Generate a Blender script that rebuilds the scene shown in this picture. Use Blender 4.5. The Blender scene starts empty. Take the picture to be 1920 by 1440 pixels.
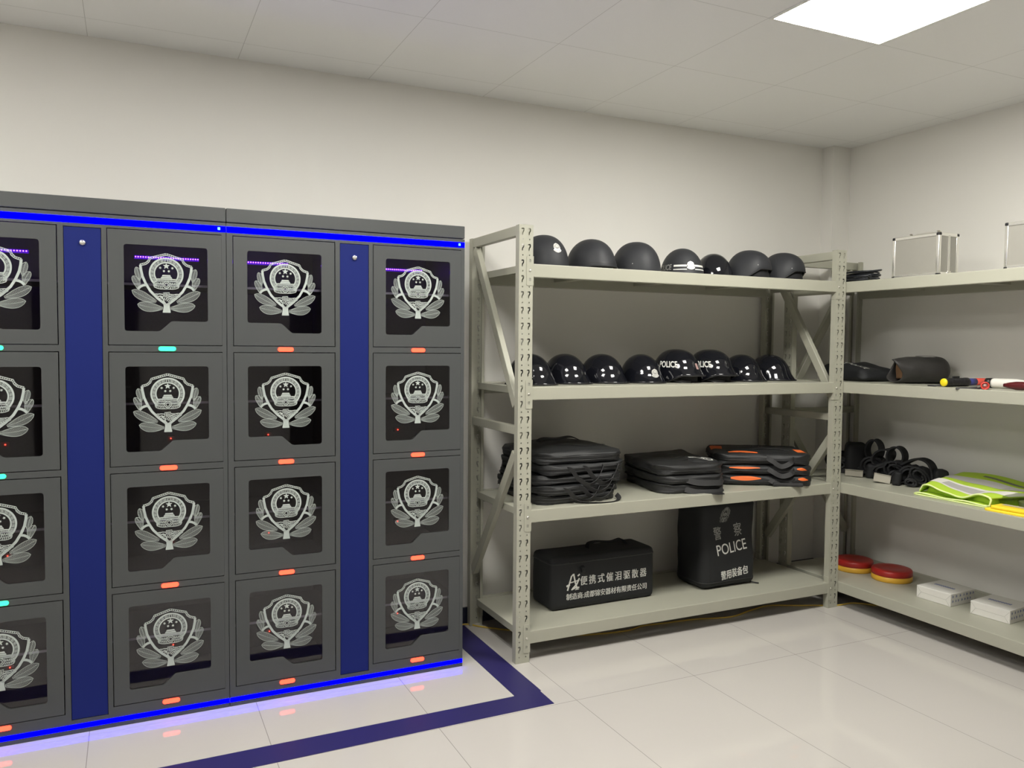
import bpy, bmesh, math, random
from mathutils import Vector, Matrix, noise
from mathutils.geometry import tessellate_polygon
from mathutils.bvhtree import BVHTree

S = bpy.context.scene
COL = S.collection
PI = math.pi

# ------------------------------------------------------------------ camera
CAM = Vector((-1.5775, -3.863, 1.4562))
YAW, PIT, ROL, FPX = 0.44380, -0.047187, 0.0085256, 1508.02
fw = Vector((math.sin(YAW) * math.cos(PIT), math.cos(YAW) * math.cos(PIT), math.sin(PIT)))
rt = Vector((math.cos(YAW), -math.sin(YAW), 0))
up = rt.cross(fw)
r2 = rt * math.cos(ROL) + up * math.sin(ROL)
u2 = -rt * math.sin(ROL) + up * math.cos(ROL)
cd = bpy.data.cameras.new('camera')
cd.sensor_fit = 'HORIZONTAL'
cd.sensor_width = 36.0
cd.lens = FPX / 1920 * 36.0
cd.clip_start = 0.05
cam = bpy.data.objects.new('camera', cd)
COL.objects.link(cam)
m = Matrix((r2, u2, -fw)).transposed().to_4x4()
m.translation = CAM
cam.matrix_world = m
S.camera = cam

# ------------------------------------------------------------------ world, exposure
W = bpy.data.worlds.new('world')
S.world = W
W.use_nodes = True
W.node_tree.nodes['Background'].inputs[0].default_value = (0.9, 0.95, 1.0, 1)
W.node_tree.nodes['Background'].inputs[1].default_value = 0.02
S.view_settings.view_transform = 'Standard'
S.view_settings.look = 'None'
S.view_settings.exposure = 0.27
S.view_settings.gamma = 1.0
S.view_settings.use_curve_mapping = False
PANEL_STRENGTH = 31.5       # the two panels over the lockers
PANEL_STRENGTH_RIGHT = 41.0  # the panel in the picture, over the right rack
PANEL_COLOR = (1.0, 0.975, 0.905)
PANELS = [(0.98, -1.71), (-0.82, -1.71), (-2.62, -1.71)]
ROOM_X0, ROOM_X1, ROOM_Y0, ROOM_Z = -3.9, 2.598, -6.5, 2.736


# ------------------------------------------------------------------ materials
def mat(name, color, rough=0.5, metal=0.0, emit=None, estr=0.0, bump=0.0, bscale=200.0, spec=0.5, var=0.0, vscale=6.0, coat=0.0):
    M = bpy.data.materials.new(name)
    M.use_nodes = True
    nt = M.node_tree
    b = nt.nodes['Principled BSDF']
    b.inputs['Base Color'].default_value = (*color, 1)
    b.inputs['Roughness'].default_value = rough
    b.inputs['Metallic'].default_value = metal
    b.inputs['Specular IOR Level'].default_value = spec
    b.inputs['Coat Weight'].default_value = coat
    if emit:
        b.inputs['Emission Color'].default_value = (*emit, 1)
        b.inputs['Emission Strength'].default_value = estr
    tc = nt.nodes.new('ShaderNodeTexCoord')
    if bump > 0:
        n = nt.nodes.new('ShaderNodeTexNoise')
        n.inputs['Scale'].default_value = bscale
        n.inputs['Detail'].default_value = 3
        bp = nt.nodes.new('ShaderNodeBump')
        bp.inputs['Strength'].default_value = bump
        bp.inputs['Distance'].default_value = 0.002
        nt.links.new(tc.outputs['Object'], n.inputs['Vector'])
        nt.links.new(n.outputs[0], bp.inputs['Height'])
        nt.links.new(bp.outputs[0], b.inputs['Normal'])
    if var > 0:
        n = nt.nodes.new('ShaderNodeTexNoise')
        n.inputs['Scale'].default_value = vscale
        n.inputs['Detail'].default_value = 4
        mr = nt.nodes.new('ShaderNodeMapRange')
        mr.inputs['To Min'].default_value = 1 - var
        mr.inputs['To Max'].default_value = 1 + var
        mx = nt.nodes.new('ShaderNodeVectorMath')
        mx.operation = 'SCALE'
        mx.inputs[0].default_value = color
        nt.links.new(tc.outputs['Object'], n.inputs['Vector'])
        nt.links.new(n.outputs[0], mr.inputs['Value'])
        nt.links.new(mr.outputs[0], mx.inputs['Scale'])
        nt.links.new(mx.outputs[0], b.inputs['Base Color'])
    return M


def glass_mat(name, tint, refl=1.0, rough=0.02):
    M = bpy.data.materials.new(name)
    M.use_nodes = True
    nt = M.node_tree
    nt.nodes.clear()
    out = nt.nodes.new('ShaderNodeOutputMaterial')
    tr = nt.nodes.new('ShaderNodeBsdfTransparent')
    tr.inputs[0].default_value = (*tint, 1)
    gl = nt.nodes.new('ShaderNodeBsdfGlossy')
    gl.inputs['Roughness'].default_value = rough
    gl.inputs[0].default_value = (refl, refl, refl, 1)
    fr = nt.nodes.new('ShaderNodeFresnel')
    fr.inputs[0].default_value = 1.5
    mx = nt.nodes.new('ShaderNodeMixShader')
    nt.links.new(fr.outputs[0], mx.inputs[0])
    nt.links.new(tr.outputs[0], mx.inputs[1])
    nt.links.new(gl.outputs[0], mx.inputs[2])
    nt.links.new(mx.outputs[0], out.inputs[0])
    return M


def grid_mat(name, color, line, x0, px, y0, py, lw, rough, spec=0.5, bevel=0.0, var=0.02, skip=1.0):
    """tiled surface: thin joint lines on a px by py grid, plus a slight mottling"""
    M = mat(name, color, rough, spec=spec)
    nt = M.node_tree
    L = nt.links.new
    b = nt.nodes['Principled BSDF']
    tc = nt.nodes.new('ShaderNodeTexCoord')
    sp = nt.nodes.new('ShaderNodeSeparateXYZ')
    L(tc.outputs['Object'], sp.inputs[0])

    def math_(op, a, bb=None):
        n = nt.nodes.new('ShaderNodeMath')
        n.operation = op
        for i, v in enumerate((a, bb)):
            if v is None:
                continue
            if isinstance(v, (int, float)):
                n.inputs[i].default_value = v
            else:
                L(v, n.inputs[i])
        return n.outputs[0]

    def dist(o, off, per):
        a = math_('SUBTRACT', o, off)
        a = math_('DIVIDE', a, per)
        a = math_('SUBTRACT', a, math_('ROUND', a))
        return math_('MULTIPLY', math_('ABSOLUTE', a), per)
    d = math_('MINIMUM', dist(sp.outputs[0], x0, px), dist(sp.outputs[1], y0, py))
    msk = math_('LESS_THAN', d, lw)
    nz = nt.nodes.new('ShaderNodeTexNoise')
    nz.inputs['Scale'].default_value = 2.2
    nz.inputs['Detail'].default_value = 5
    L(tc.outputs['Object'], nz.inputs['Vector'])
    mr = nt.nodes.new('ShaderNodeMapRange')
    mr.inputs['To Min'].default_value = 1 - var
    mr.inputs['To Max'].default_value = 1 + var
    L(nz.outputs[0], mr.inputs['Value'])
    vm = nt.nodes.new('ShaderNodeVectorMath')
    vm.operation = 'SCALE'
    vm.inputs[0].default_value = color
    L(mr.outputs[0], vm.inputs['Scale'])
    mx = nt.nodes.new('ShaderNodeMix')
    mx.data_type = 'RGBA'
    L(msk, mx.inputs[0])
    L(vm.outputs[0], mx.inputs[6])
    mx.inputs[7].default_value = (*line, 1)
    L(mx.outputs[2], b.inputs['Base Color'])
    return M


WALL = mat('wall_paint', (0.80, 0.785, 0.745), 0.85, bump=0.05, bscale=60, var=0.015, vscale=1.5)
CEIL = grid_mat('ceiling_panels', (0.88, 0.88, 0.87), (0.56, 0.555, 0.54), 0.0795, 0.6, -0.21, 0.6, 0.0011, 0.45, 0.35, var=0.01)
FLOOR = grid_mat('floor_tiles', (0.545, 0.520, 0.490), (0.28, 0.262, 0.245), 0.069, 0.6, -1.0455, 1.2, 0.0012, 0.03, 0.65, var=0.02)
NAVY = mat('navy_skirting', (0.012, 0.014, 0.035), 0.4)
RACK = mat('rack_powder_coat', (0.405, 0.402, 0.330), 0.42, bump=0.04, bscale=300)
RACKDARK = mat('rack_hook_steel', (0.30, 0.30, 0.26), 0.4)
STEEL = mat('zinc_steel', (0.75, 0.73, 0.68), 0.28, 1.0)
CAB = mat('cabinet_grey_coat', (0.064, 0.0685, 0.0695), 0.5, bump=0.08, bscale=900)
CABIN = mat('cabinet_inner_grey', (0.22, 0.22, 0.23), 0.6)
CABBLUE = mat('cabinet_blue_panel', (0.0075, 0.016, 0.135), 0.6, bump=0.1, bscale=900, spec=0.2)
BLUELED = mat('blue_light', (0.0, 0.0, 0.1), 0.6, emit=(0.0, 0.0, 1.0), estr=8.5, spec=0.0)
CYANGLINT = mat('cyan_glint', (0.1, 0.5, 0.8), 0.4, emit=(0.15, 0.75, 1.0), estr=1.6)  # reflection at the blue strip's end, painted in as a glowing dot
REDLED = mat('red_indicator', (0.6, 0.06, 0.03), 0.4, emit=(1.0, 0.032, 0.014), estr=5.6)
GREENLED = mat('green_indicator', (0.05, 0.5, 0.3), 0.4, emit=(0.03, 1.0, 0.36), estr=1.5)
REDDOT = mat('red_charge_led', (0.8, 0.05, 0.02), 0.4, emit=(1.0, 0.06, 0.03), estr=5.0)
UVDOT = mat('violet_led', (0.3, 0.1, 0.9), 0.4, emit=(0.36, 0.08, 1.0), estr=14.0)
UVTAPE = mat('violet_led_tape', (0.05, 0.02, 0.12), 0.5, emit=(0.10, 0.0, 0.75), estr=0.8)
PANE = glass_mat('smoked_pane', (0.80, 0.79, 0.82), 1.0)
SHELFEDGE = mat('inner_shelf_edge_violet_spill', (0.80, 0.78, 0.92), 0.35)  # violet spill from the locker lights is put into this edge colour
PRINT = mat('white_print', (0.43, 0.48, 0.455), 0.6)
GLOSSBLK = mat('helmet_gloss_black', (0.0075, 0.008, 0.0115), 0.07, spec=0.5)
MATTBLK = mat('helmet_matt_black', (0.025, 0.0265, 0.031), 0.55, spec=0.4, bump=0.12, bscale=500)
LINER = mat('helmet_liner', (0.010, 0.010, 0.012), 0.8)
TRIMBLK = mat('helmet_rim_trim', (0.012, 0.012, 0.014), 0.5)
SILVER = mat('badge_silver', (0.80, 0.79, 0.76), 0.32, 0.35)
BADGERED = mat('badge_detail', (0.32, 0.14, 0.13), 0.4)
BADGEGREY = mat('badge_relief', (0.30, 0.30, 0.29), 0.4, 0.4)
WHITEP = mat('white_lettering', (0.74, 0.74, 0.70), 0.6)
GREYP = mat('grey_lettering', (0.36, 0.36, 0.34), 0.7)
NYLON = mat('black_nylon', (0.014, 0.0148, 0.016), 0.5, bump=0.5, bscale=420)
NYLON2 = mat('black_canvas', (0.0095, 0.0105, 0.0125), 0.68, bump=0.35, bscale=600)
NYLONG = mat('grey_black_cloth', (0.017, 0.0175, 0.0185), 0.52, bump=0.4, bscale=380)
WEB = mat('black_webbing', (0.022, 0.022, 0.023), 0.6, bump=0.4, bscale=700)
WEBDK = mat('belt_webbing', (0.006, 0.0065, 0.008), 0.7, bump=0.4, bscale=700)
ZIP = mat('zip_tape', (0.026, 0.026, 0.027), 0.42)
ORANGE = mat('orange_cloth', (0.85, 0.165, 0.03), 0.65, bump=0.3, bscale=500)
DKORANGE = ORANGE
ALU = mat('aluminium_panel', (0.33, 0.32, 0.285), 0.45, 0.15, var=0.04, vscale=14)
ALUEDGE = mat('aluminium_edge', (0.86, 0.85, 0.80), 0.25, 0.85)
BLKPLASTIC = mat('black_plastic', (0.014, 0.014, 0.016), 0.4)
RUBBER = mat('cable_rubber', (0.010, 0.012, 0.016), 0.38)
YELLOWCABLE = mat('yellow_cable', (0.62, 0.44, 0.08), 0.5)
TAPE = mat('navy_tape', (0.024, 0.0195, 0.108), 0.4)
LIME = mat('lime_cloth', (0.46, 0.66, 0.05), 0.75, bump=0.2, bscale=300)
LIMEPIPE = mat('lime_piping', (0.83, 0.96, 0.42), 0.7)
REFLECT = mat('reflective_band', (0.52, 0.51, 0.49), 0.45, 0.1)
REFLECTW = mat('white_band', (0.80, 0.78, 0.74), 0.6)
YELLOWCL = mat('yellow_cloth', (0.95, 0.72, 0.03), 0.7)
PLASTICBAG = glass_mat('clear_bag_film', (0.66, 0.69, 0.62), 1.0, 0.14)
REDPLAST = mat('red_plastic', (0.42, 0.022, 0.018), 0.35)
YELPLAST = mat('yellow_plastic', (0.78, 0.44, 0.045), 0.4)
YELCAP = mat('yellow_cap', (0.90, 0.72, 0.015), 0.4)
BLUEPLAST = mat('blue_translucent', (0.06, 0.065, 0.27), 0.35)
SALMON = mat('red_translucent', (0.90, 0.12, 0.085), 0.35)
WHITEPL = mat('white_plastic', (0.80, 0.78, 0.72), 0.4)
DKRED = mat('dark_red_plastic', (0.10, 0.012, 0.014), 0.3)
PAPER = mat('wrapping_paper', (0.76, 0.745, 0.70), 0.7, var=0.02, vscale=30)
CREASE = mat('paper_crease', (0.50, 0.49, 0.45), 0.8)
INKBLUE = mat('blue_ink', (0.27, 0.30, 0.46), 0.7)
BROWN = mat('brown_lining', (0.22, 0.12, 0.06), 0.8)
LAMPFRAME = mat('lamp_frame', (0.85, 0.84, 0.80), 0.4)
LAMP = mat('lamp_diffuser', (0.9, 0.9, 0.9), 0.5, emit=PANEL_COLOR, estr=PANEL_STRENGTH)
LAMP_RIGHT = mat('lamp_diffuser_right', (0.9, 0.9, 0.9), 0.5, emit=PANEL_COLOR, estr=PANEL_STRENGTH_RIGHT)
REFLDOOR = mat('dark_reflection_door', (0.05, 0.04, 0.038), 0.45)
TOOTH = mat('post_slot_shadow', (0.02, 0.02, 0.018), 0.7)


# ------------------------------------------------------------------ mesh helpers
class MB:
    def __init__(s):
        s.v, s.f, s.mi, s.sm = [], [], [], []

    def add(s, verts, faces, mi=0, smooth=False, M=None):
        o = len(s.v)
        for p in verts:
            p = Vector(p)
            s.v.append(M @ p if M else p)
        for f in faces:
            s.f.append([i + o for i in f])
            s.mi.append(mi)
            s.sm.append(smooth)

    def box(s, c, d, mi=0, M=None):
        x, y, z = c
        a, b, e = d[0] / 2, d[1] / 2, d[2] / 2
        v = [(x + i * a, y + j * b, z + k * e) for k in (-1, 1) for j in (-1, 1) for i in (-1, 1)]
        s.add(v, [(0, 2, 3, 1), (4, 5, 7, 6), (0, 1, 5, 4), (2, 6, 7, 3), (0, 4, 6, 2), (1, 3, 7, 5)], mi, False, M)

    def bx(s, x0, x1, y0, y1, z0, z1, mi=0, M=None):
        s.box(((x0 + x1) / 2, (y0 + y1) / 2, (z0 + z1) / 2), (abs(x1 - x0), abs(y1 - y0), abs(z1 - z0)), mi, M)

    def rbox(s, c, d, r, seg=2, mi=0, M=None, smooth=False):
        bm = bmesh.new()
        bmesh.ops.create_cube(bm, size=1)
        for v in bm.verts:
            v.co = Vector((v.co.x * d[0], v.co.y * d[1], v.co.z * d[2]))
        bmesh.ops.bevel(bm, geom=bm.edges[:], offset=r, segments=seg, profile=0.5, affect='EDGES')
        for v in bm.verts:
            v.co += Vector(c)
        s.bm(bm, mi, smooth, M)

    def bm(s, bm, mi=0, smooth=False, M=None):
        bm.verts.index_update()
        s.add([v.co.copy() for v in bm.verts], [[v.index for v in f.verts] for f in bm.faces], mi, smooth, M)
        bm.free()

    def tube(s, path, r, n=8, closed=False, mi=0, M=None, caps=True, r1=None):
        P = [Vector(p) for p in path]
        N = len(P)
        up_ = Vector((0, 0, 1))
        verts, faces = [], []
        prev = None
        for i, p in enumerate(P):
            a = P[(i - 1) % N] if (closed or i > 0) else P[i]
            b = P[(i + 1) % N] if (closed or i < N - 1) else P[i]
            t = (b - a).normalized()
            if prev is None:
                ref = up_ if abs(t.z) < 0.9 else Vector((1, 0, 0))
                n1 = t.cross(ref).normalized()
            else:
                n1 = (prev - t * prev.dot(t))
                n1 = n1.normalized() if n1.length > 1e-6 else t.orthogonal().normalized()
            prev = n1
            n2 = t.cross(n1)
            rr = r if r1 is None else r + (r1 - r) * i / (N - 1)
            for k in range(n):
                a_ = 2 * PI * k / n
                verts.append(p + n1 * math.cos(a_) * rr + n2 * math.sin(a_) * rr)
        for i in range(N if closed else N - 1):
            for k in range(n):
                j = (i + 1) % N
                faces.append((i * n + k, i * n + (k + 1) % n, j * n + (k + 1) % n, j * n + k))
        if not closed and caps:
            faces.append(tuple(range(n))[::-1])
            faces.append(tuple((N - 1) * n + k for k in range(n)))
        s.add(verts, faces, mi, True, M)

    def ribbon(s, path, wdir, w, t, mi=0, M=None, closed=False, sub=5):
        """strap: path in space, width along wdir (vector or list of vectors), thickness t"""
        P = [Vector(p) for p in path]
        if sub > 1 and not isinstance(wdir, list) and len(P) < 24:
            Q, n0 = [], len(P)
            for i in range(n0 if closed else n0 - 1):
                if closed:
                    a0, a1, a2, a3 = P[(i - 1) % n0], P[i], P[(i + 1) % n0], P[(i + 2) % n0]
                else:
                    a0, a1, a2, a3 = P[max(i - 1, 0)], P[i], P[i + 1], P[min(i + 2, n0 - 1)]
                for k in range(sub):
                    f = k / sub
                    Q.append(.5 * (2 * a1 + (a2 - a0) * f + (2 * a0 - 5 * a1 + 4 * a2 - a3) * f * f + (3 * a1 - a0 - 3 * a2 + a3) * f ** 3))
            if not closed:
                Q.append(P[-1])
            P = Q
        N = len(P)
        verts, faces = [], []
        for i, p in enumerate(P):
            a = P[(i - 1) % N] if (closed or i > 0) else P[i]
            b = P[(i + 1) % N] if (closed or i < N - 1) else P[i]
            tg = (b - a).normalized()
            wd = Vector(wdir[i]) if isinstance(wdir, list) else Vector(wdir)
            wd = (wd - tg * wd.dot(tg)).normalized()
            nn = tg.cross(wd)
            for sa, sb in ((-1, -1), (1, -1), (1, 1), (-1, 1)):
                verts.append(p + wd * sa * w / 2 + nn * sb * t / 2)
        for i in range(N if closed else N - 1):
            j = (i + 1) % N
            for k in range(4):
                faces.append((i * 4 + k, i * 4 + (k + 1) % 4, j * 4 + (k + 1) % 4, j * 4 + k))
        if not closed:
            faces.append((3, 2, 1, 0))
            faces.append(tuple((N - 1) * 4 + k for k in range(4)))
        s.add(verts, faces, mi, False, M)

    def lathe(s, prof, n=40, mi=0, M=None, smooth=True):
        verts, faces = [], []
        for r, z in prof:
            for k in range(n):
                a = 2 * PI * k / n
                verts.append((r * math.cos(a), r * math.sin(a), z))
        for i in range(len(prof) - 1):
            for k in range(n):
                faces.append((i * n + k, i * n + (k + 1) % n, (i + 1) * n + (k + 1) % n, (i + 1) * n + k))
        faces.append(tuple(range(n))[::-1])
        faces.append(tuple((len(prof) - 1) * n + k for k in range(n)))
        s.add(verts, faces, mi, smooth, M)

    def prism(s, loops, z0, z1, mi=0, M=None):
        """loops: outer loop then holes, 2-D points; extruded from z0 to z1"""
        L3 = [[Vector((p[0], p[1], 0)) for p in l] for l in loops]
        tris = tessellate_polygon(L3)
        flat = [p for l in L3 for p in l]
        n = len(flat)
        v = [(p.x, p.y, z0) for p in flat] + [(p.x, p.y, z1) for p in flat]
        f = [(a, b, c) for a, b, c in tris] + [(c + n, b + n, a + n) for a, b, c in tris]
        o = 0
        for l in L3:
            k = len(l)
            for i in range(k):
                j = (i + 1) % k
                f.append((o + i, o + j, o + j + n, o + i + n))
            o += k
        s.add(v, f, mi, False, M)

    def poly(s, loop, z=0.0, mi=0, M=None):
        L3 = [Vector((p[0], p[1], 0)) for p in loop]
        s.add([(p.x, p.y, z) for p in L3], tessellate_polygon([L3]), mi, False, M)

    def strip(s, pts, w, z=0.0, closed=False, mi=0):
        P = [Vector((p[0], p[1])) for p in pts]
        N = len(P)
        v, f = [], []
        for i in range(N):
            a = P[(i - 1) % N] if (closed or i > 0) else P[i]
            b = P[(i + 1) % N] if (closed or i < N - 1) else P[i]
            t = (b - a)
            t = t.normalized() if t.length > 1e-9 else Vector((1, 0))
            n = Vector((-t.y, t.x))
            v += [(P[i].x + n.x * w / 2, P[i].y + n.y * w / 2, z), (P[i].x - n.x * w / 2, P[i].y - n.y * w / 2, z)]
        for i in range(N if closed else N - 1):
            j = (i + 1) % N
            f.append((2 * i, 2 * i + 1, 2 * j + 1, 2 * j))
        s.add(v, f, mi)

    def mesh(s, name, mats):
        me = bpy.data.meshes.new(name)
        me.from_pydata([tuple(p) for p in s.v], [], s.f)
        for mm in (mats if isinstance(mats, (list, tuple)) else [mats]):
            me.materials.append(mm)
        for p, mi, sm in zip(me.polygons, s.mi, s.sm):
            p.material_index = mi
            p.use_smooth = sm
        bm = bmesh.new()
        bm.from_mesh(me)
        bmesh.ops.recalc_face_normals(bm, faces=bm.faces[:])
        bm.to_mesh(me)
        bm.free()
        me.update()
        return me


def link(name, me, parent=None, loc=(0, 0, 0), rotz=0.0):
    o = bpy.data.objects.new(name, me)
    COL.objects.link(o)
    o.location = loc
    o.rotation_euler = (0, 0, rotz)
    if parent:
        o.parent = parent
    return o


def part(name, mb, mats, parent, label=None, loc=(0, 0, 0), rotz=0.0):
    o = link(name, mb.mesh(name, mats) if isinstance(mb, MB) else mb, parent, loc, rotz)
    if label:
        o['label'] = label
    return o


def thing(name, label, cat, loc=(0, 0, 0), rotz=0.0, group=None, me=None):
    o = link(name, me, None, loc, rotz)
    o['label'] = label
    o['category'] = cat
    if group:
        o['group'] = group
    return o


def struct(name, mb, mats, label=None):
    o = link(name, mb.mesh(name, mats))
    o['kind'] = 'structure'
    return o


def dup(root, loc, rotz, label, group=None):
    r = root.copy()
    COL.objects.link(r)
    r.location = loc
    r.rotation_euler = (0, 0, rotz)
    r['label'] = label
    if group:
        r['group'] = group
    for ch in list(root.children):
        c = ch.copy()
        COL.objects.link(c)
        c.parent = r
        for g in list(ch.children):
            d = g.copy()
            COL.objects.link(d)
            d.parent = c
    return r


def Rx(a): return Matrix.Rotation(a, 4, 'X')
def Ry(a): return Matrix.Rotation(a, 4, 'Y')
def Rz(a): return Matrix.Rotation(a, 4, 'Z')
def T(x, y, z): return Matrix.Translation((x, y, z))


# maps 2-D (x, y) + depth z  ->  world x, z standing up, facing -y (z toward viewer)
UPRIGHT = Matrix(((1, 0, 0, 0), (0, 0, -1, 0), (0, 1, 0, 0), (0, 0, 0, 1)))


def text2d(body, w=None, h=None, bold=0.0, shear=0.0, spacing=1.0):
    """lettering as flat triangles centred on the origin, scaled to width w and height h"""
    cu = bpy.data.curves.new('lettering', 'FONT')
    cu.body = body
    cu.size = 1.0
    cu.offset = bold
    cu.space_character = spacing
    cu.resolution_u = 4
    o = bpy.data.objects.new('lettering', cu)
    COL.objects.link(o)
    bpy.context.view_layer.update()
    me = bpy.data.meshes.new_from_object(o.evaluated_get(bpy.context.evaluated_depsgraph_get()))
    v = [Vector((p.co.x, p.co.y)) for p in me.vertices]
    f = [list(p.vertices) for p in me.polygons]
    bpy.data.objects.remove(o)
    bpy.data.curves.remove(cu)
    bpy.data.meshes.remove(me)
    x0, x1 = min(p.x for p in v), max(p.x for p in v)
    y0, y1 = min(p.y for p in v), max(p.y for p in v)
    sx = w / (x1 - x0) if w else None
    sy = h / (y1 - y0) if h else None
    sx = sx or sy
    sy = sy or sx
    v = [((p.x - (x0 + x1) / 2) * sx + shear * (p.y - (y0 + y1) / 2) * sy, (p.y - (y0 + y1) / 2) * sy) for p in v]
    return v, f


def rrect(x0, x1, y0, y1, r, n=5):
    pts = []
    for cx, cy, a0 in ((x1 - r, y1 - r, 0), (x0 + r, y1 - r, 90), (x0 + r, y0 + r, 180), (x1 - r, y0 + r, 270)):
        for i in range(n + 1):
            a = math.radians(a0 + 90 * i / n)
            pts.append((cx + r * math.cos(a), cy + r * math.sin(a)))
    return pts


def soft_box(L, D, H, r, seed, amp=0.006, nx=34, ny=28, nz=8, bulge=0.0, freq=(5, 9, 14), flat=True, taper=0.0, topfn=None, edge_round=0.0):
    """a stuffed cloth block standing on z=0: rounded box, bulging faces, wrinkles"""
    bm = bmesh.new()
    hs = Vector((L / 2, D / 2, H / 2))
    r = min(r, H / 2 * 0.98)
    idx = {}

    def vert(i, j, k):
        key = (i, j, k)
        if key not in idx:
            idx[key] = bm.verts.new((-1 + 2 * i / nx, -1 + 2 * j / ny, -1 + 2 * k / nz))
        return idx[key]
    for i in range(nx):
        for j in range(ny):
            for k in (0, nz):
                bm.faces.new([vert(i, j, k), vert(i + 1, j, k), vert(i + 1, j + 1, k), vert(i, j + 1, k)])
    for i in range(nx):
        for k in range(nz):
            for j in (0, ny):
                bm.faces.new([vert(i, j, k), vert(i + 1, j, k), vert(i + 1, j, k + 1), vert(i, j, k + 1)])
    for j in range(ny):
        for k in range(nz):
            for i in (0, nx):
                bm.faces.new([vert(i, j, k), vert(i, j + 1, k), vert(i, j + 1, k + 1), vert(i, j, k + 1)])
    off = Vector((seed * 7.13, seed * 3.7, seed * 1.9))
    R2 = max(r, edge_round)
    for v in bm.verts:
        u = v.co.copy()
        p = Vector((u.x * hs.x, u.y * hs.y, u.z * hs.z))
        # rounded plan corners
        ix = max(-(hs.x - R2), min(hs.x - R2, p.x))
        iy = max(-(hs.y - R2), min(hs.y - R2, p.y))
        d = Vector((p.x - ix, p.y - iy, 0))
        if d.length > 1e-9:
            mx = max(abs(d.x), abs(d.y))
            d = d.normalized() * mx
            p.x, p.y = ix + d.x, iy + d.y
        # rounded top/bottom edges
        inset = min(hs.x - abs(p.x), hs.y - abs(p.y)) if True else 0
        q = Vector((max(-(hs.x - r), min(hs.x - r, p.x)), max(-(hs.y - r), min(hs.y - r, p.y)), max(-(hs.z - r), min(hs.z - r, p.z))))
        d = p - q
        if d.length > r and r > 0:
            p = q + d.normalized() * r
        nrm = (p - q * 0.6).normalized()
        fall = (1 - u.x * u.x) * (1 - u.y * u.y)
        if u.z > 0:
            p.z += bulge * fall * u.z
        w = noise.noise(Vector((p.x * freq[0], p.y * freq[1], p.z * freq[2])) + off) * amp
        w += noise.noise(Vector((p.x * freq[0] * 2.7, p.y * freq[1] * 2.2, p.z * freq[2] * 2.5)) - off) * amp * 0.55
        p += nrm * w
        if taper:
            f = 1 - taper * (u.z + 1) / 2
            p.x *= f
        p.z += hs.z
        if topfn:
            p = topfn(p, u)
        if flat and p.z < 0.002:
            p.z = 0.0
        v.co = p
    return bm


def conform(pts2, faces, bvh, origin, ux, uy, nrm, off=0.0015):
    """drop flat lettering on to a cloth surface along -nrm"""
    out = []
    for x, y in pts2:
        p = origin + ux * x + uy * y
        hit = bvh.ray_cast(p + nrm * 0.25, -nrm, 0.6)
        q = hit[0] if hit[0] is not None else p
        out.append(q + nrm * off)
    return out, faces


def bvh_of(bm):
    return BVHTree.FromBMesh(bm)


# ================================================================== the room
b = MB(); b.bx(ROOM_X0 - .1, ROOM_X1 + .1, ROOM_Y0 - .1, .1, -.1, 0)
struct('floor', b, FLOOR)
b = MB(); b.bx(ROOM_X0 - .1, ROOM_X1 + .1, ROOM_Y0 - .1, .1, ROOM_Z, ROOM_Z + .1)
struct('ceiling', b, CEIL)
b = MB(); b.bx(ROOM_X0 - .1, ROOM_X1 + .1, 0, .1, 0, ROOM_Z)
struct('wall_back', b, WALL)
b = MB(); b.bx(ROOM_X1, ROOM_X1 + .1, ROOM_Y0, 0, 0, ROOM_Z)
struct('wall_right', b, WALL)
b = MB(); b.bx(ROOM_X0 - .1, ROOM_X0, ROOM_Y0, 0, 0, ROOM_Z)
struct('wall_left', b, WALL)
b = MB(); b.bx(ROOM_X0 - .1, ROOM_X1 + .1, ROOM_Y0 - .1, ROOM_Y0, 0, ROOM_Z)
struct('wall_front', b, WALL)
b = MB(); b.bx(2.452, ROOM_X1, -.09, 0, 0, ROOM_Z)          # boxed-in corner of the room
struct('trim_1', b, WALL)
b = MB(); b.bx(ROOM_X0, 2.452, -.012, 0, 0, .085)
struct('baseboard_back', b, NAVY)
b = MB(); b.bx(ROOM_X1 - .012, ROOM_X1, ROOM_Y0, -.09, 0, .085)
struct('baseboard_right', b, NAVY)
for n, (x0, x1) in enumerate(((-2.45, -1.49), (0.06, 0.98))):  # unseen doors, added for the dark shapes reflected in the locker windows
    b = MB()
    b.bx(x0, x1, ROOM_Y0, ROOM_Y0 + .04, 0, 2.1)
    d = struct('door_%d' % (n + 1), b, REFLDOOR)
    b = MB()
    b.tube([(x1 - .08, ROOM_Y0 + .05, 1.0), (x1 - .08, ROOM_Y0 + .09, 1.0), (x1 - .2, ROOM_Y0 + .09, 1.0)], .01)
    part('door_handle', b, STEEL, d)

# ceiling light panels
first = None
spots = ['bright square light panel set in ceiling above the right rack',
         'bright square ceiling light panel in front of the grey lockers',
         'bright square ceiling light panel far left, beyond the lockers']
for (x, y), lab in zip(PANELS, spots):
    if first is None:
        t = thing('ceiling_light', lab, 'ceiling light', (x, y, ROOM_Z), 0, 'square ceiling light panels')
        b = MB()
        b.prism([rrect(-.3, .3, -.3, .3, .001, 1), rrect(-.288, .288, -.288, .288, .001, 1)], -.006, 0)
        part('lamp_frame', b, LAMPFRAME, t)
        b = MB(); b.bx(-.2875, .2875, -.2875, .2875, -.004, -.0005)
        part('diffuser', b, LAMP_RIGHT, t)
        first = t
    else:
        t = dup(first, (x, y, ROOM_Z), 0, lab)
        for ch in t.children:
            if ch.name.startswith('diffuser'):
                ch.data = ch.data.copy()
                ch.data.materials[0] = LAMP

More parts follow.
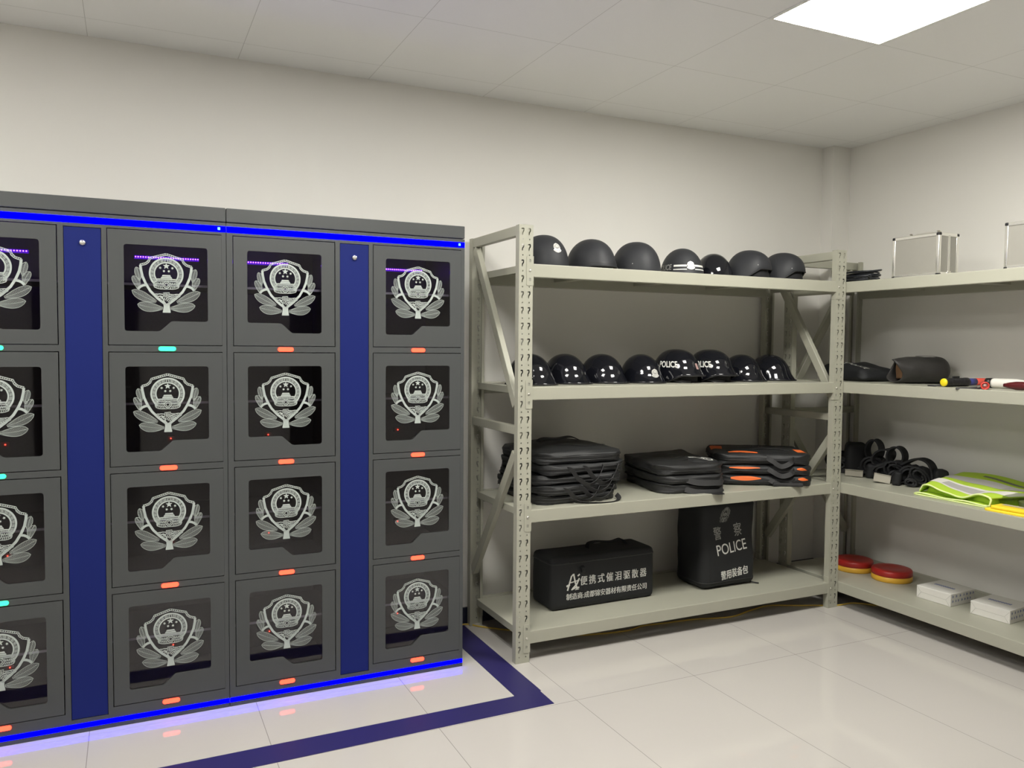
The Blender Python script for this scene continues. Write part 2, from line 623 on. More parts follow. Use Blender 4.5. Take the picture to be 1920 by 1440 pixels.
# navy floor tape
b = MB(); b.bx(-.148, -.022, -.905, -.03, 0, .0009)
thing('floor_tape', 'navy floor tape strip running back between lockers and rack', 'floor tape', me=b.mesh('floor_tape', TAPE), group='navy floor tapes')
b = MB()
b.prism([[(-3.2, -1.062), (-.03, -1.036), (-.028, -.893), (-.16, -.908), (-3.2, -.925)]], 0, .0010)
thing('floor_tape', 'long navy floor tape strip parallel to the locker fronts', 'floor tape', me=b.mesh('floor_tape', TAPE), group='navy floor tapes')

# yellow cable under the racks
pts = [(-.20, -.06), (-.08, -.03), (-.005, -.035), (.053, -.105), (.2, -.24), (.42, -.40), (.688, -.456), (.82, -.43), (.948, -.442), (1.127, -.458), (1.339, -.507), (1.5, -.47), (1.66, -.444), (1.79, -.500), (1.90, -.545), (2.03, -.60), (2.145, -.608), (2.226, -.685), (2.4, -.86), (2.5, -1.2)]
path = []
for i in range(len(pts) - 1):
    p0, p1, p2, p3 = pts[max(i - 1, 0)], pts[i], pts[i + 1], pts[min(i + 2, len(pts) - 1)]
    for k in range(5):
        t_ = k / 5
        path.append(tuple(0.5 * (2 * p1[c] + (p2[c] - p0[c]) * t_ + (2 * p0[c] - 5 * p1[c] + 4 * p2[c] - p3[c]) * t_ ** 2 + (3 * p1[c] - p0[c] - 3 * p2[c] + p3[c]) * t_ ** 3) for c in (0, 1)) + (.0045,))
path = [(x, min(y, -.03), z) for x, y, z in path]
b = MB(); b.tube(path, .0042, 8)
thing('power_cable', 'thin yellow cable snaking over the floor under the racks', 'cable', me=b.mesh('power_cable', YELLOWCABLE))

# ================================================================== shelving racks
ZS = [1.8276, 1.2704, 0.7072, 0.1445]
HB, LIP = 0.0596, 0.003
ZT = [z - LIP for z in ZS]            # shelf surfaces
RW, RD, RH, PW, PD = 2.0156, 0.583, 2.0, 0.070, 0.036


def slot(cx, cz, sgn):
    pts = [(-.0065, .0145), (.0035, .0155), (.007, .011), (.0065, .001), (.001, -.0065), (.000, -.0155), (-.005, -.0155), (-.0045, -.004), (.0005, .003), (.001, .0095), (-.0065, .0085)]
    # hook-shaped hole, wide at the top and narrowing down
    q = [(cx + x * sgn, cz + z) for x, z in pts]
    return q


def post_mb():
    b = MB()
    n = 28
    for i in range(n):
        z = RH - .030 - i * .0706
        zd = z - .0353
        za, zb = (RH if i == 0 else z + .022), z - .022
        b.prism([[(0, zb), (PW, zb), (PW, za), (0, za)]] + [slot(PW / 2 + sx * .0165, z, 1) for sx in (-1, 1)], -.002, 0, 0, UPRIGHT)
        za, zb = zb, (0 if i == n - 1 else z - .0706 + .022)
        dots = []
        for sx in (-1, 1):
            c = PW / 2 + sx * .0165
            if zd > .01:
                dots.append([(c - .0024, zd - .003), (c + .0024, zd - .003), (c + .0024, zd + .003), (c - .0024, zd + .003)])
        b.prism([[(0, zb), (PW, zb), (PW, za), (0, za)]] + dots, -.002, 0, 0, UPRIGHT)
    b.bx(0, .002, .002, PD, 0, RH)
    b.bx(PW - .002, PW, .002, PD, 0, RH)
    b.bx(.002, .014, PD - .002, PD, 0, RH)
    b.bx(PW - .014, PW - .002, PD - .002, PD, 0, RH)
    return b


POST = post_mb().mesh('post', [RACK])


def beam_mb(z):
    b = MB()
    b.rbox((RW / 2, .018, z - HB / 2), (RW - 2 * PW, .036, HB), .003, 2)
    return b


def plate_mb(sgn):
    """end plate of a beam: sgn=1 at the left post"""
    b = MB()
    pts = rrect(-.0325, 0, -.098, .034, .006, 3)
    hk = [[(-.021, z - .006), (-.012, z - .006), (-.010, z + .004), (-.014, z + .008), (-.021, z + .008)] for z in (.012, -.072)]
    pts = [(x * sgn, y) for x, y in pts]
    hk = [[(x * sgn, y) for x, y in h] for h in hk]
    b.prism([pts] + hk, 0, .0025, 0, UPRIGHT)
    b.bx(0, .0025 * sgn, -.0025, .034, -.098, .034)
    b.bx(-.024 * sgn, -.008 * sgn, -.0006, .0002, -.09, .026, 1)
    b.lathe([(.0055, 0), (.0055, .003), (.003, .0045)], 10, 2, T(-.016 * sgn, -.0025, -.031) @ UPRIGHT)
    return b


PLATE_L = plate_mb(1).mesh('end_plate', [RACK, RACKDARK, STEEL])
PLATE_R = plate_mb(-1).mesh('end_plate', [RACK, RACKDARK, STEEL])


def make_rack(name, label, loc, rotz):
    t = thing(name, label, 'shelving rack', loc, rotz, 'grey steel shelving racks')
    link('post', POST, t, (0, 0, 0))
    link('post', POST, t, (RW - PW, 0, 0))
    for x in (0, RW - PW):
        o = link('post', POST, t, (x + PW, RD, 0), PI)
    for z in ZS:
        bm_ = beam_mb(z).mesh('beam', RACK)
        for back in (0, 1):
            if not back:
                o = link('beam', bm_, t)
            else:
                o = link('beam', bm_, t, (RW, RD, 0), PI)
            link('end_plate', PLATE_L, o, (PW, 0, z - .0005))
            link('end_plate', PLATE_R, o, (RW - PW, 0, z - .0005))
        s = MB()
        x0, x1, y0, y1 = .036, RW - .036, .0385, RD - .0385
        s.bx(x0, x1, y0, y1, z - LIP - .0015, z - LIP)
        for xx in (x0, x1 - .0015):
            s.bx(xx, xx + .0015, y0, y1, z - LIP - .032, z - LIP - .0016)
        for k in range(1, 4):      # stiffening channels below
            xx = RW * k / 4
            s.bx(xx - .03, xx + .03, y0, y1, z - LIP - .028, z - LIP - .0016)
        part('shelf_panel', s, RACK, t)
    for xx in (.004, RW - .034):
        for z0, z1 in ((1.953, 1.999), (1.052, 1.092)):
            c = MB(); c.rbox((xx + .015, RD / 2, (z0 + z1) / 2), (.03, RD - .012, z1 - z0), .002, 1)
            part('cross_bar', c, RACK, t)
        for (ya, za), (yb, zb) in (((.535, 1.945), (.050, 1.185)), ((.050, .965), (.540, .295))):
            v = Vector((0, yb - ya, zb - za))
            c = MB()
            c.rbox((0, 0, 0), (.028, .046, v.length), .002, 1, 0, T(xx + .015, (ya + yb) / 2, (za + zb) / 2) @ Rx(math.atan2(-v.y, v.z)))
            part('brace', c, RACK, t)
    return t


YR = -0.6081
make_rack('shelving_rack', 'long grey steel rack against the back wall, holding the helmets and black bags', (0, YR, 0), 0)
make_rack('shelving_rack', 'grey steel rack along the right wall, with metal cases on its top shelf', (2.021, -.142, 0), -PI / 2)


# ================================================================== lockers
YC = -0.5237
CW, CH, CD = 1.0025, 1.984, .498
DOORS = [(.0255, .4235, -1), (.5885, .9835, 1)]
PITCH = .4565
DTOP, DH = 1.8765, .4275


def emblem_mb():
    """the printed badge: unit height about 1.0, traced in drawing units then scaled"""
    b = MB()
    U = 1 / 1157.0

    def P(x, y): return ((x - 712) * U, (1305 - y) * U - .5)

    def both(pts): return [pts, [(1424 - x, y) for x, y in pts]]
    # shield outline : lower solid part, upper beaded part
    low = [(255, 395), (262, 480), (288, 610), (345, 750), (425, 890), (545, 1020), (690, 1140)]
    for pts in both(low):
        b.strip([P(*p) for p in pts], 46 * U)
    top_ = [(712, 172), (600, 205), (425, 258), (398, 320), (350, 365), (250, 398)]
    for pts in both(top_):
        for o in (-17, 17):
            q = []
            for i, p in enumerate(pts):
                a_, c_ = pts[max(i - 1, 0)], pts[min(i + 1, len(pts) - 1)]
                tx, ty = c_[0] - a_[0], c_[1] - a_[1]
                l = math.hypot(tx, ty)
                q.append(P(p[0] - ty / l * o, p[1] + tx / l * o))
            b.strip(q, 13 * U)
        for i in range(len(pts) - 1):
            (xa, ya), (xb, yb) = pts[i], pts[i + 1]
            n = max(1, int(math.hypot(xb - xa, yb - ya) / 32))
            for k in range(n):
                f = (k + .5) / n
                x, y = xa + (xb - xa) * f, ya + (yb - ya) * f
                l = math.hypot(xb - xa, yb - ya)
                nx_, ny_ = -(yb - ya) / l * 15, (xb - xa) / l * 15
                b.strip([P(x - nx_, y - ny_), P(x + nx_, y + ny_)], 14 * U)
    # ring
    cx, cy = 712, 545

    def arc(r, a0, a1, w, n=40):
        b.strip([P(cx + r * math.sin(math.radians(a0 + (a1 - a0) * i / n)), cy - r * math.cos(math.radians(a0 + (a1 - a0) * i / n))) for i in range(n + 1)], w * U)
    arc(295, -142, 142, 32)
    arc(214, -130, 130, 26)
    for k in range(52):
        a = -140 + 280 * k / 51
        ra = math.radians(a)
        sgn = 1 if a > 0 else -1
        x0, y0 = cx + 232 * math.sin(ra + .05 * sgn), cy - 232 * math.cos(ra + .05 * sgn)
        x1, y1 = cx + 276 * math.sin(ra), cy - 276 * math.cos(ra)
        b.strip([P(x0, y0), P(x1, y1)], (15 if k % 3 else 8) * U)

    def star(x, y, r, rot=0):
        pts = []
        for i in range(10):
            a = math.radians(rot + 36 * i)
            rr = r if i % 2 == 0 else r * .42
            pts.append(P(x + rr * math.sin(a), y - rr * math.cos(a)))
        b.poly(pts)
    star(712, 398, 66)
    for x, y, ro in ((603, 434, 20), (821, 434, -20), (668, 496, 30), (757, 496, -30)):
        star(x, y, 31, ro)
    # gate building
    b.poly([P(*p) for p in ((645, 568), (780, 568), (795, 600), (630, 600))])
    b.poly([P(*p) for p in ((625, 606), (800, 606), (818, 636), (606, 636))])
    b.poly([P(*p) for p in ((530, 642), (895, 642), (895, 662), (530, 662))])
    for x in range(560, 880, 26):
        b.poly([P(*p) for p in ((x, 666), (x + 14, 666), (x + 14, 684), (x, 684))])
    b.strip([P(x, 694) for x in (500, 926)], 12 * U)
    # gear and ribbon below the gate
    for rr, w in ((62, 16), (34, 14)):
        b.strip([P(712 + rr * math.cos(a_ * PI / 12), 760 - rr * math.sin(a_ * PI / 12)) for a_ in range(24)], w * U, 0, True)
    for s_ in (-1, 1):
        for j in range(5):
            b.strip([P(712 + s_ * (70 + 34 * j), 712 + 3 * j), P(712 + s_ * (92 + 30 * j), 770 - 6 * j)], 14 * U)
            b.strip([P(712 + s_ * (66 + 32 * j), 838 - 8 * j), P(712 + s_ * (84 + 34 * j), 790 - 5 * j)], 12 * U)
        b.strip([P(712 + s_ * x, y) for x, y in ((70, 738), (150, 748), (215, 720), (222, 690), (190, 680))], 12 * U)
        b.strip([P(712 + s_ * x, y) for x, y in ((0, 842), (110, 842), (165, 832), (215, 812), (230, 770), (222, 742), (160, 778), (70, 792))], 13 * U)
    # wall on the hills
    wall = [[(478, 948), (530, 940), (560, 945), (585, 938), (655, 948)], [(755, 940), (840, 945), (900, 935), (972, 942)],
            [(655, 990), (655, 916), (760, 910), (752, 990)], [(680, 925), (682, 1000)], [(706, 925), (706, 1004)], [(732, 930), (730, 990)],
            [(500, 975), (545, 965), (560, 990), (600, 975), (650, 1000)], [(540, 1010), (590, 985), (640, 1010), (660, 1050), (640, 1090)],
            [(575, 1040), (610, 1010), (640, 1040)], [(760, 985), (800, 962), (850, 975), (920, 1000), (960, 975)],
            [(690, 1060), (720, 1010), (780, 985), (840, 1000), (900, 1030)], [(715, 1075), (745, 1030), (800, 1010), (860, 1050)],
            [(740, 1090), (770, 1050), (830, 1060)], [(660, 1075), (700, 1125), (750, 1120), (800, 1090)], [(680, 1010), (660, 1075)],
            [(770, 1030), (815, 1035), (850, 1015)], [(870, 952), (905, 975), (950, 960)]]
    for w_ in wall:
        b.strip([P(*p) for p in w_], 15 * U)
    # stem and side stalks
    b.poly([P(*p) for p in ((655, 1140), (690, 1118), (734, 1118), (770, 1140), (768, 1190), (785, 1300), (640, 1300), (657, 1190))])
    for pts in both([(345, 778), (300, 785), (250, 810), (208, 856)]):
        b.strip([P(*p) for p in pts], 46 * U)

    def leaf(base, tip, wid, n, curve=0.0):
        bx_, by_ = base
        dx, dy = tip[0] - bx_, tip[1] - by_
        l = math.hypot(dx, dy)
        tx, ty = dx / l, dy / l
        nx_, ny_ = -ty, tx

        def at(f, s): return (bx_ + dx * f + nx_ * (s + curve * math.sin(PI * f)), by_ + dy * f + ny_ * (s + curve * math.sin(PI * f)))

        def hw(f): return wid * (math.sin(PI * min(1, .10 + .90 * f) ** 1.5) ** .62 if f < 1 else 0)
        N = 14
        edge = [at(i / N, hw(i / N)) for i in range(N + 1)] + [at(i / N, -hw(i / N)) for i in range(N, -1, -1)]
        b.strip([P(*p) for p in edge], 7 * U, 0, True)
        b.strip([P(*at(i / N, 0)) for i in range(N + 1)], 6 * U)
        for i in range(n):
            f = (i + .6) / n * .86
            for s_ in (-1, 1):
                f2 = min(.985, f + .13)
                b.strip([P(*at(f, 0)), P(*at(f2, s_ * hw(f2)))], 5 * U)
    for s_ in (-1, 1):
        X = lambda x: 712 + s_ * x
        leaf((X(75), 1215), (X(515), 1150), 88, 17, 18 * s_)
        leaf((X(190), 1090), (X(610), 885), 82, 16, 14 * s_)
        leaf((X(500), 850), (X(590), 610), 62, 10, -22 * s_)
        leaf((X(478), 690), (X(530), 440), 56, 10, -10 * s_)
    return b


EMB = emblem_mb()
EMBH = .2265


def emblem_mesh(name, size):
    b = MB()
    b.add([(x * size, y * size, 0) for x, y, z in EMB.v], EMB.f, 0, False, UPRIGHT)
    return b.mesh(name, PRINT)


EMBLEM = emblem_mesh('emblem', EMBH)


def window_loop(sgn, g=0.0):
    """window outline in door coordinates (origin: door's top-left corner); sgn=1: deep corner left"""
    L, Rr, Tp, Bd, Bs = .0535 + g, .346 - g, -.053 - g, -.376 + g, -.337 + g
    r = .010

    def corner(cx, cy, a0, n=4): return [(cx + r * math.cos(math.radians(a0 + 90 * i / n)), cy + r * math.sin(math.radians(a0 + 90 * i / n))) for i in range(n + 1)]
    p = corner(Rr - r, Tp - r, 0) + corner(L + r, Tp - r, 90) + corner(L + r, Bd + r, 180)
    p += [(.168, Bd), (.176, Bd + .003), (.182, Bd + .008), (.208, Bs - .007), (.213, Bs - .002), (.220, Bs)]
    p += corner(Rr - r, Bs + r, 270)
    if sgn < 0:
        w = .3975
        p = [(w - x, y) for x, y in p][::-1]
    return p


def door_meshes(sgn):
    w = .3975
    d = MB()
    d.prism([[(0, 0), (w, 0), (w, -DH), (0, -DH)], window_loop(sgn)], -.018, 0, 0, UPRIGHT)
    g = MB()
    g.prism([window_loop(sgn, .0003)], -.0075, -.0045, 0, UPRIGHT)
    return d.mesh('door', CAB), g.mesh('window_pane', PANE)


DOOR_L, PANE_L = door_meshes(-1)
DOOR_R, PANE_R = door_meshes(1)


def make_lockers(label, x0, greens):
    t = thing('locker_cabinet', label, 'locker cabinet', (x0, YC, 0), 0, 'grey locker cabinets with blue light strips')
    # carcass : face frame with openings, sides, back, top, bottom, inner partitions
    b = MB()
    loops = [[(0, 0), (CW, 0), (CW, 1.9265), (0, 1.9265)]]
    g = .003
    for dx0, dx1, sgn in DOORS:
        for k in range(4):
            zt = DTOP - PITCH * k
            loops.append([(dx0 - g, zt - DH - g), (dx1 + g, zt - DH - g), (dx1 + g, zt + g), (dx0 - g, zt + g)])
    loops.append([(.4455, .0515), (.5685, .0515), (.5685, 1.8765), (.4455, 1.8765)])
    b.prism(loops, -.02, 0, 0, UPRIGHT)
    b.bx(0, .012, .02, CD, 0, 1.9265)
    b.bx(CW - .012, CW, .02, CD, 0, 1.9265)
    b.bx(.012, CW - .012, CD - .012, CD, 0, 1.9265, 1)
    b.bx(.012, CW - .012, .02, CD - .012, 1.905, 1.9265, 1)
    b.bx(.012, CW - .012, .02, CD - .012, 0, .05, 1)
    for xx in (.436, .578):
        b.bx(xx - .005, xx + .005, .02, CD - .012, .05, 1.905, 1)
    for xa, xb in ((.012, .431), (.583, CW - .012)):
        for k in range(1, 4):
            z = DTOP - PITCH * k + .0145
            b.bx(xa, xb, .02, CD - .012, z - .008, z + .008, 1)
    part('carcass', b, [CAB, CABIN], t)
    b = MB(); b.rbox((CW / 2, CD / 2 - .001, (1.9295 + CH) / 2), (CW, CD + .002, CH - 1.9295), .003, 2)
    part('header_panel', b, CAB, t)
    for z0, z1 in ((1.890, 1.9125), (.018, .0355)):
        b = MB(); b.bx(.001, CW - .001, -.0022, -.0002, z0, z1)
        b.bx(CW - .030, CW - .021, -.0030, -.0020, (z0 + z1) / 2 - .004, (z0 + z1) / 2 + .006, 1 if z0 > 1 else 0)
        part('light_strip', b, [BLUELED, CYANGLINT], t, 'glowing blue light strip')
    b = MB(); b.rbox((.507, .006, .964), (.1215, .008, 1.8235), .0015, 1)
    p = part('blue_panel', b, CABBLUE, t, 'tall dark blue panel')
    b = MB()
    b.lathe([(.0105, 0), (.0105, .006), (.008, .009)], 20, 0, T(.507, .002, 1.8195) @ UPRIGHT)
    b.lathe([(.0055, 0), (.0055, .0105)], 14, 1, T(.507, .002, 1.8195) @ UPRIGHT)
    b.bx(.5062, .5078, -.0092, -.008, 1.816, 1.823, 2)
    part('lock', b, [STEEL, ALUEDGE, BLKPLASTIC], p, 'round chrome lock')
    for ci, (dx0, dx1, sgn) in enumerate(DOORS):
        for k in range(4):
            zt = DTOP - PITCH * k
            d = link('door', DOOR_L if sgn < 0 else DOOR_R, t, (dx0, 0, zt))
            link('window_pane', PANE_L if sgn < 0 else PANE_R, d)
            e = link('emblem', EMBLEM, d, (.199, .0040, -.1925))
            e['label'] = 'white printed crest'
            gr = (ci, k) in greens
            b = MB()
            b.prism([rrect(-.031, .031, -.0085, .0085, .0083, 5)], 0, .003, 0, UPRIGHT)
            o = part('indicator_light', b, GREENLED if gr else REDLED, t, 'glowing green indicator' if gr else 'glowing red indicator', (dx0 + .199, 0, zt - DH - .0145))
            b = MB(); b.bx(dx0 - .008, dx1 + .004, .055, .40, zt - .200, zt - .194, 0)
            b.bx(dx0 - .008, dx1 + .004, .053, .055, zt - .2015, zt - .1925, 1)
            part('inner_shelf', b, [CABIN, SHELFEDGE], t)
            if k == 0:
                b = MB()
                xa, xb = (.03, .300) if ci == 0 else (.680, .931)
                b.bx(xa, xb, .3660, .3680, zt - .0690, zt - .0570, 0)
                n = 26
                for i in range(n):
                    x = xa + (xb - xa) * (i + .5) / n
                    b.bx(x - .0021, x + .0021, .3640, .3660, zt - .0650, zt - .0608, 1)
                b.bx(xa, xb, .368, .40, zt - .069, zt - .057, 0)
                part('violet_light_strip', b, [UVTAPE, UVDOT], t, 'row of violet lights inside the locker')
            else:
                b = MB()
                x = .2095 if ci == 0 else .812
                z = zt + (1.05, .606, .155)[k - 1] - (1.42, .9635, .507)[k - 1]
                b.box((x, .37, z), (.0042, .0042, .0042))
                b.box((x, .385, z), (.03, .024, .02), 1)
                part('charging_light', b, [REDDOT, CABIN], t)
    return t


make_lockers('grey locker cabinet nearest the camera, with green-lit doors, cut off by the left edge', -2.2352, {(0, 0), (0, 1), (0, 2), (1, 0)})
make_lockers('grey locker cabinet beside the helmet rack, all its door lights red', -1.2307, set())


# ================================================================== helmets
class Shell:
    """helmet surface: front points along local -y; z measured from the shelf"""

    def __init__(s, a, b, H, n=2.25, front=0.0, back=0.0, fw_=1.2, brim=0.0, flare=0.0, back_n=None, fpow=2.0):
        s.a, s.b, s.H, s.n, s.front, s.back, s.fw, s.brim, s.flare, s.fpow = a, b, H, n, front, back, fw_, brim, flare, fpow

    def fr(s, phi):                      # 1 at the front, 0 behind
        d = (phi + PI / 2 + PI) % (2 * PI) - PI
        return max(0.0, math.cos(min(PI / 2, abs(d) / s.fw * PI / 2))) if abs(d) < s.fw else 0.0

    def rim(s, phi):
        f = s.fr(phi)
        return s.back * (1 - f) + s.front * min(1, f * s.fpow) if s.front > s.back or True else 0

    def at(s, phi, t, sc=1.0):
        """t: 0 crown .. 1 rim"""
        th = t * PI / 2
        r = math.sin(th) ** (2 / s.n)
        zc = max(0.0, math.cos(th)) ** (2 / s.n)
        z0 = s.rim(phi)
        fl = 1 + s.flare * t ** 14
        br = s.brim * s.fr(phi) ** 0.8 * max(0.0, (t - .80) / .20) ** 1.6
        x = (s.a * r * fl + br) * math.cos(phi) * sc
        y = (s.b * r * fl + br) * math.sin(phi) * sc
        z = z0 + (s.H - z0) * zc * sc
        return Vector((x, y, z))

    def atz(s, phi, z, off=0.0):
        z0 = s.rim(phi)
        h = max(0.0, min(1.0, (z - z0) / (s.H - z0)))
        th = math.acos(h ** (s.n / 2))
        p = s.at(phi, th * 2 / PI)
        e = .01
        q1 = s.at(phi + e, th * 2 / PI) - s.at(phi - e, th * 2 / PI)
        q2 = s.at(phi, min(1, th * 2 / PI + e)) - s.at(phi, max(0.001, th * 2 / PI - e))
        n = q1.cross(q2)
        n = n.normalized() if n.length > 0 else Vector((0, 0, 1))
        if n.dot(Vector((p.x, p.y, .05))) < 0:
            n = -n
        return p + n * off

    def shell_mb(s, mi=0, N=72, R=30, thick=.0045):
        b = MB()
        ts = [(i / R) ** 0.85 for i in range(R + 1)]
        ts[0] = 0.004
        vo, vi = [], []
        for t in ts:
            for k in range(N):
                ph = 2 * PI * k / N
                p = s.at(ph, t)
                vo.append(p)
                q = s.at(ph, t)
                d = Vector((q.x, q.y, 0))
                l = d.length
                vi.append(Vector((q.x * (1 - thick / max(l, thick * 2)), q.y * (1 - thick / max(l, thick * 2)), q.z - thick * (1 - t))))
        f = []
        no = len(vo)
        for i in range(R):
            for k in range(N):
                k2 = (k + 1) % N
                f.append((i * N + k, (i + 1) * N + k, (i + 1) * N + k2, i * N + k2))
                f.append((no + i * N + k, no + i * N + k2, no + (i + 1) * N + k2, no + (i + 1) * N + k))
        for k in range(N):
            k2 = (k + 1) % N
            f.append((R * N + k, no + R * N + k, no + R * N + k2, R * N + k2))
        f.append(tuple(range(N)))
        f.append(tuple(no + k for k in range(N))[::-1])
        b.add(vo + vi, f, mi, True)
        return b

    def rim_mb(s, r=.0032):
        b = MB()
        N = 72
        b.tube([s.at(2 * PI * k / N, 1.0) + Vector((0, 0, r * .6)) for k in range(N)], r, 6, True)
        return b

    def liner_mb(s):
        b = MB()
        N, R = 48, 12
        v = []
        zb = .004
        for i in range(R + 1):
            t = .02 + .98 * i / R
            for k in range(N):
                ph = 2 * PI * k / N
                th = t * PI / 2
                r = math.sin(th) ** (2 / 2.2)
                v.append(Vector((s.a * .90 * r * math.cos(ph), s.b * .90 * r * math.sin(ph), zb + (s.H * .90 - zb) * math.cos(th) ** (2 / 2.2))))
        f = []
        for i in range(R):
            for k in range(N):
                k2 = (k + 1) % N
                f.append((i * N + k, (i + 1) * N + k, (i + 1) * N + k2, i * N + k2))
        f.append(tuple(range(N)))
        f.append(tuple(R * N + k for k in range(N))[::-1])
        b.add(v, f, 0, True)
        return b

    def decal(s, verts, faces, phi0, z0, off=.0012, mi=0):
        b = MB()
        Rr = (s.a + s.b) / 2
        b.add([s.atz(phi0 + x / Rr, z0 + y, off) for x, y in verts], faces, mi, True)
        return b

    def band_mb(s, phi0, phi1, z0, z1, off=.0011, n=30):
        v, f = [], []
        for i in range(n + 1):
            ph = phi0 + (phi1 - phi0) * i / n
            v += [s.atz(ph, z0, off), s.atz(ph, z1, off)]
        for i in range(n):
            f.append((2 * i, 2 * i + 2, 2 * i + 3, 2 * i + 1))
        b = MB()
        b.add(v, f, 0, True)
        return b


def badge_parts(t, sh, phi, z, size, plate=SILVER, relief=BADGEGREY):
    """small metal crest: plate with relief lines"""
    U = size
    out = [(-.50, .06), (-.44, .28), (-.33, .40), (-.20, .46), (0, .52), (.20, .46), (.33, .40), (.44, .28), (.50, .06), (.40, -.12), (.55, -.22), (.46, -.36), (.2, -.47), (0, -.50), (-.2, -.47), (-.46, -.36), (-.55, -.22), (-.40, -.12)]
    L3 = [Vector((x, y, 0)) for x, y in out]
    tr = tessellate_polygon([L3])
    b = sh.decal([(x * U, y * U) for x, y in out], tr, phi, z, .003)
    # back skirt so the badge has body
    Rr = (sh.a + sh.b) / 2
    n = len(out)
    ring = [sh.atz(phi + x * U / Rr, z + y * U, .003) for x, y in out] + [sh.atz(phi + x * U / Rr, z + y * U, .0) for x, y in out]
    b.add(ring, [(i, (i + 1) % n, n + (i + 1) % n, n + i) for i in range(n)])
    bd = part('badge', b, plate, t, 'small silver crest badge')
    m2 = MB()
    m2.strip([(.22 * math.sin(a * PI / 10), .14 + .22 * math.cos(a * PI / 10)) for a in range(20)], .035, 0, True)
    m2.strip([(-.14, .08), (-.1, .0), (.1, .0), (.14, .08)], .05)
    m2.strip([(-.12, -.06), (.12, -.06)], .06)
    for s_ in (-1, 1):
        m2.strip([(s_ * .30, .30), (s_ * .34, .1), (s_ * .2, -.12), (0, -.26)], .03)
        m2.strip([(s_ * .1, -.36), (s_ * .42, -.26)], .035)
        m2.strip([(s_ * .42, .2), (s_ * .44, .0)], .03)
    part('badge_relief', sh.decal([(v.x * U, v.y * U) for v in m2.v], m2.f, phi, z, .0042), relief, bd)


def chin_strap(t, sh, side=1):
    b = MB()
    pts = []
    for i in range(9):
        f = i / 8
        a = -PI / 2 + side * (1.35 - 1.1 * f)
        pts.append((sh.a * 1.02 * math.cos(a) * (1 - .05 * math.sin(PI * f)), sh.b * .93 * math.sin(a), .028 * (1 - f) ** 2 + .0035))
    b.ribbon(pts, (0, 0, 1) if False else (.3, .3, .9), .016, .002)
    part('chin_strap', b, WEB, t)


def helmet(name, label, sh, material, loc, face, group, liner=True, rim=True):
    """face: compass angle (deg) the front looks to; local front is -y"""
    t = thing(name, label, 'helmet', loc, math.radians(face + 90), group)
    part('shell', sh.shell_mb(), material, t)
    if rim:
        part('rim_trim', sh.rim_mb(), TRIMBLK, t)
    if liner:
        part('liner', sh.liner_mb(), LINER, t)
    return t


# ---- matt helmets on the top shelf
GT = 'black helmets along the top shelf'
PLAIN = Shell(.122, .136, .172, 2.3, 0.0, 0.0)
PASGT = Shell(.116, .130, .173, 2.25, .058, 0.0, 1.30, fpow=1.35)
VISOR = Shell(.118, .136, .169, 2.2, .022, .0, 1.15, .012, fpow=2.0)
CAP = Shell(.112, .128, .156, 2.15, .002, .0, 1.2, .010)
GLO = Shell(.106, .128, .152, 2.12, .003, .0, 1.35, .024, .035)
BILL = Shell(.116, .140, .180, 2.35, .036, .003, 1.30, .028, .02, fpow=1.6)
zt = ZT[0]
t = helmet('matt_helmet', 'matt black helmet with a silver crest, beside the left rack post on top shelf', PLAIN, MATTBLK, (.250, YR + .248, zt), -84, GT)
badge_parts(t, PLAIN, -PI / 2, .098, .046)
t = helmet('matt_helmet', 'matt black helmet with a dark gap under its front rim, top shelf', VISOR, MATTBLK, (.518, YR + .248, zt), -78, GT)
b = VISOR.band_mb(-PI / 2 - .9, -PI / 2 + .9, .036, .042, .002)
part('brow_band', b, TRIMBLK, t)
t = helmet('matt_helmet', 'plain matt black round helmet between the rim-gap helmet and the white-striped one', PLAIN, MATTBLK, (.790, YR + .248, zt), -80, GT)
part('side_screw', PLAIN.decal([(.0026 * math.cos(k * PI / 4), .0026 * math.sin(k * PI / 4)) for k in range(8)], [tuple(range(8))], -PI / 2 - .95, .05), BADGEGREY, t)
t = helmet('duty_helmet', 'black duty helmet with two white stripes and a silver crest on its brow', CAP, MATTBLK, (1.082, YR + .248, zt), -105, GT)
for z0, z1 in ((.050, .060), (.033, .038)):
    for p0, p1 in ((-PI / 2 - .82, -PI / 2 - .20), (-PI / 2 + .20, -PI / 2 + .95)):
        part('white_stripe', CAP.band_mb(p0, p1, z0, z1), WHITEP, t, 'white reflective stripe')
badge_parts(t, CAP, -PI / 2, .055, .043)
v, f = text2d('POLICE', w=.105, h=.030, bold=.025)
part('lettering', CAP.decal(v, f, -PI / 2 - 1.36, .050), GREYP, t, 'grey POLICE lettering')
t = helmet('gloss_helmet', 'small glossy black helmet on the top shelf, right of the striped helmet', Shell(.100, .112, .147, 2.12, 0, 0), GLOSSBLK, (1.325, YR + .290, zt), -90, GT)
t = helmet('matt_helmet', 'matt black helmet with high-cut brow, beside the small glossy helmet', PASGT, MATTBLK, (1.535, YR + .248, zt), -68, GT)
part('side_screw', PASGT.decal([(.0026 * math.cos(k * PI / 4), .0026 * math.sin(k * PI / 4)) for k in range(8)], [tuple(range(8))], -PI / 2 - .72, .082), BADGEGREY, t)
t = helmet('matt_helmet', 'matt black helmet with high-cut brow, last on the right of the top shelf', PASGT, MATTBLK, (1.782, YR + .248, zt), -66, GT)
part('side_screw', PASGT.decal([(.0026 * math.cos(k * PI / 4), .0026 * math.sin(k * PI / 4)) for k in range(8)], [tuple(range(8))], -PI / 2 - .78, .075), BADGEGREY, t)

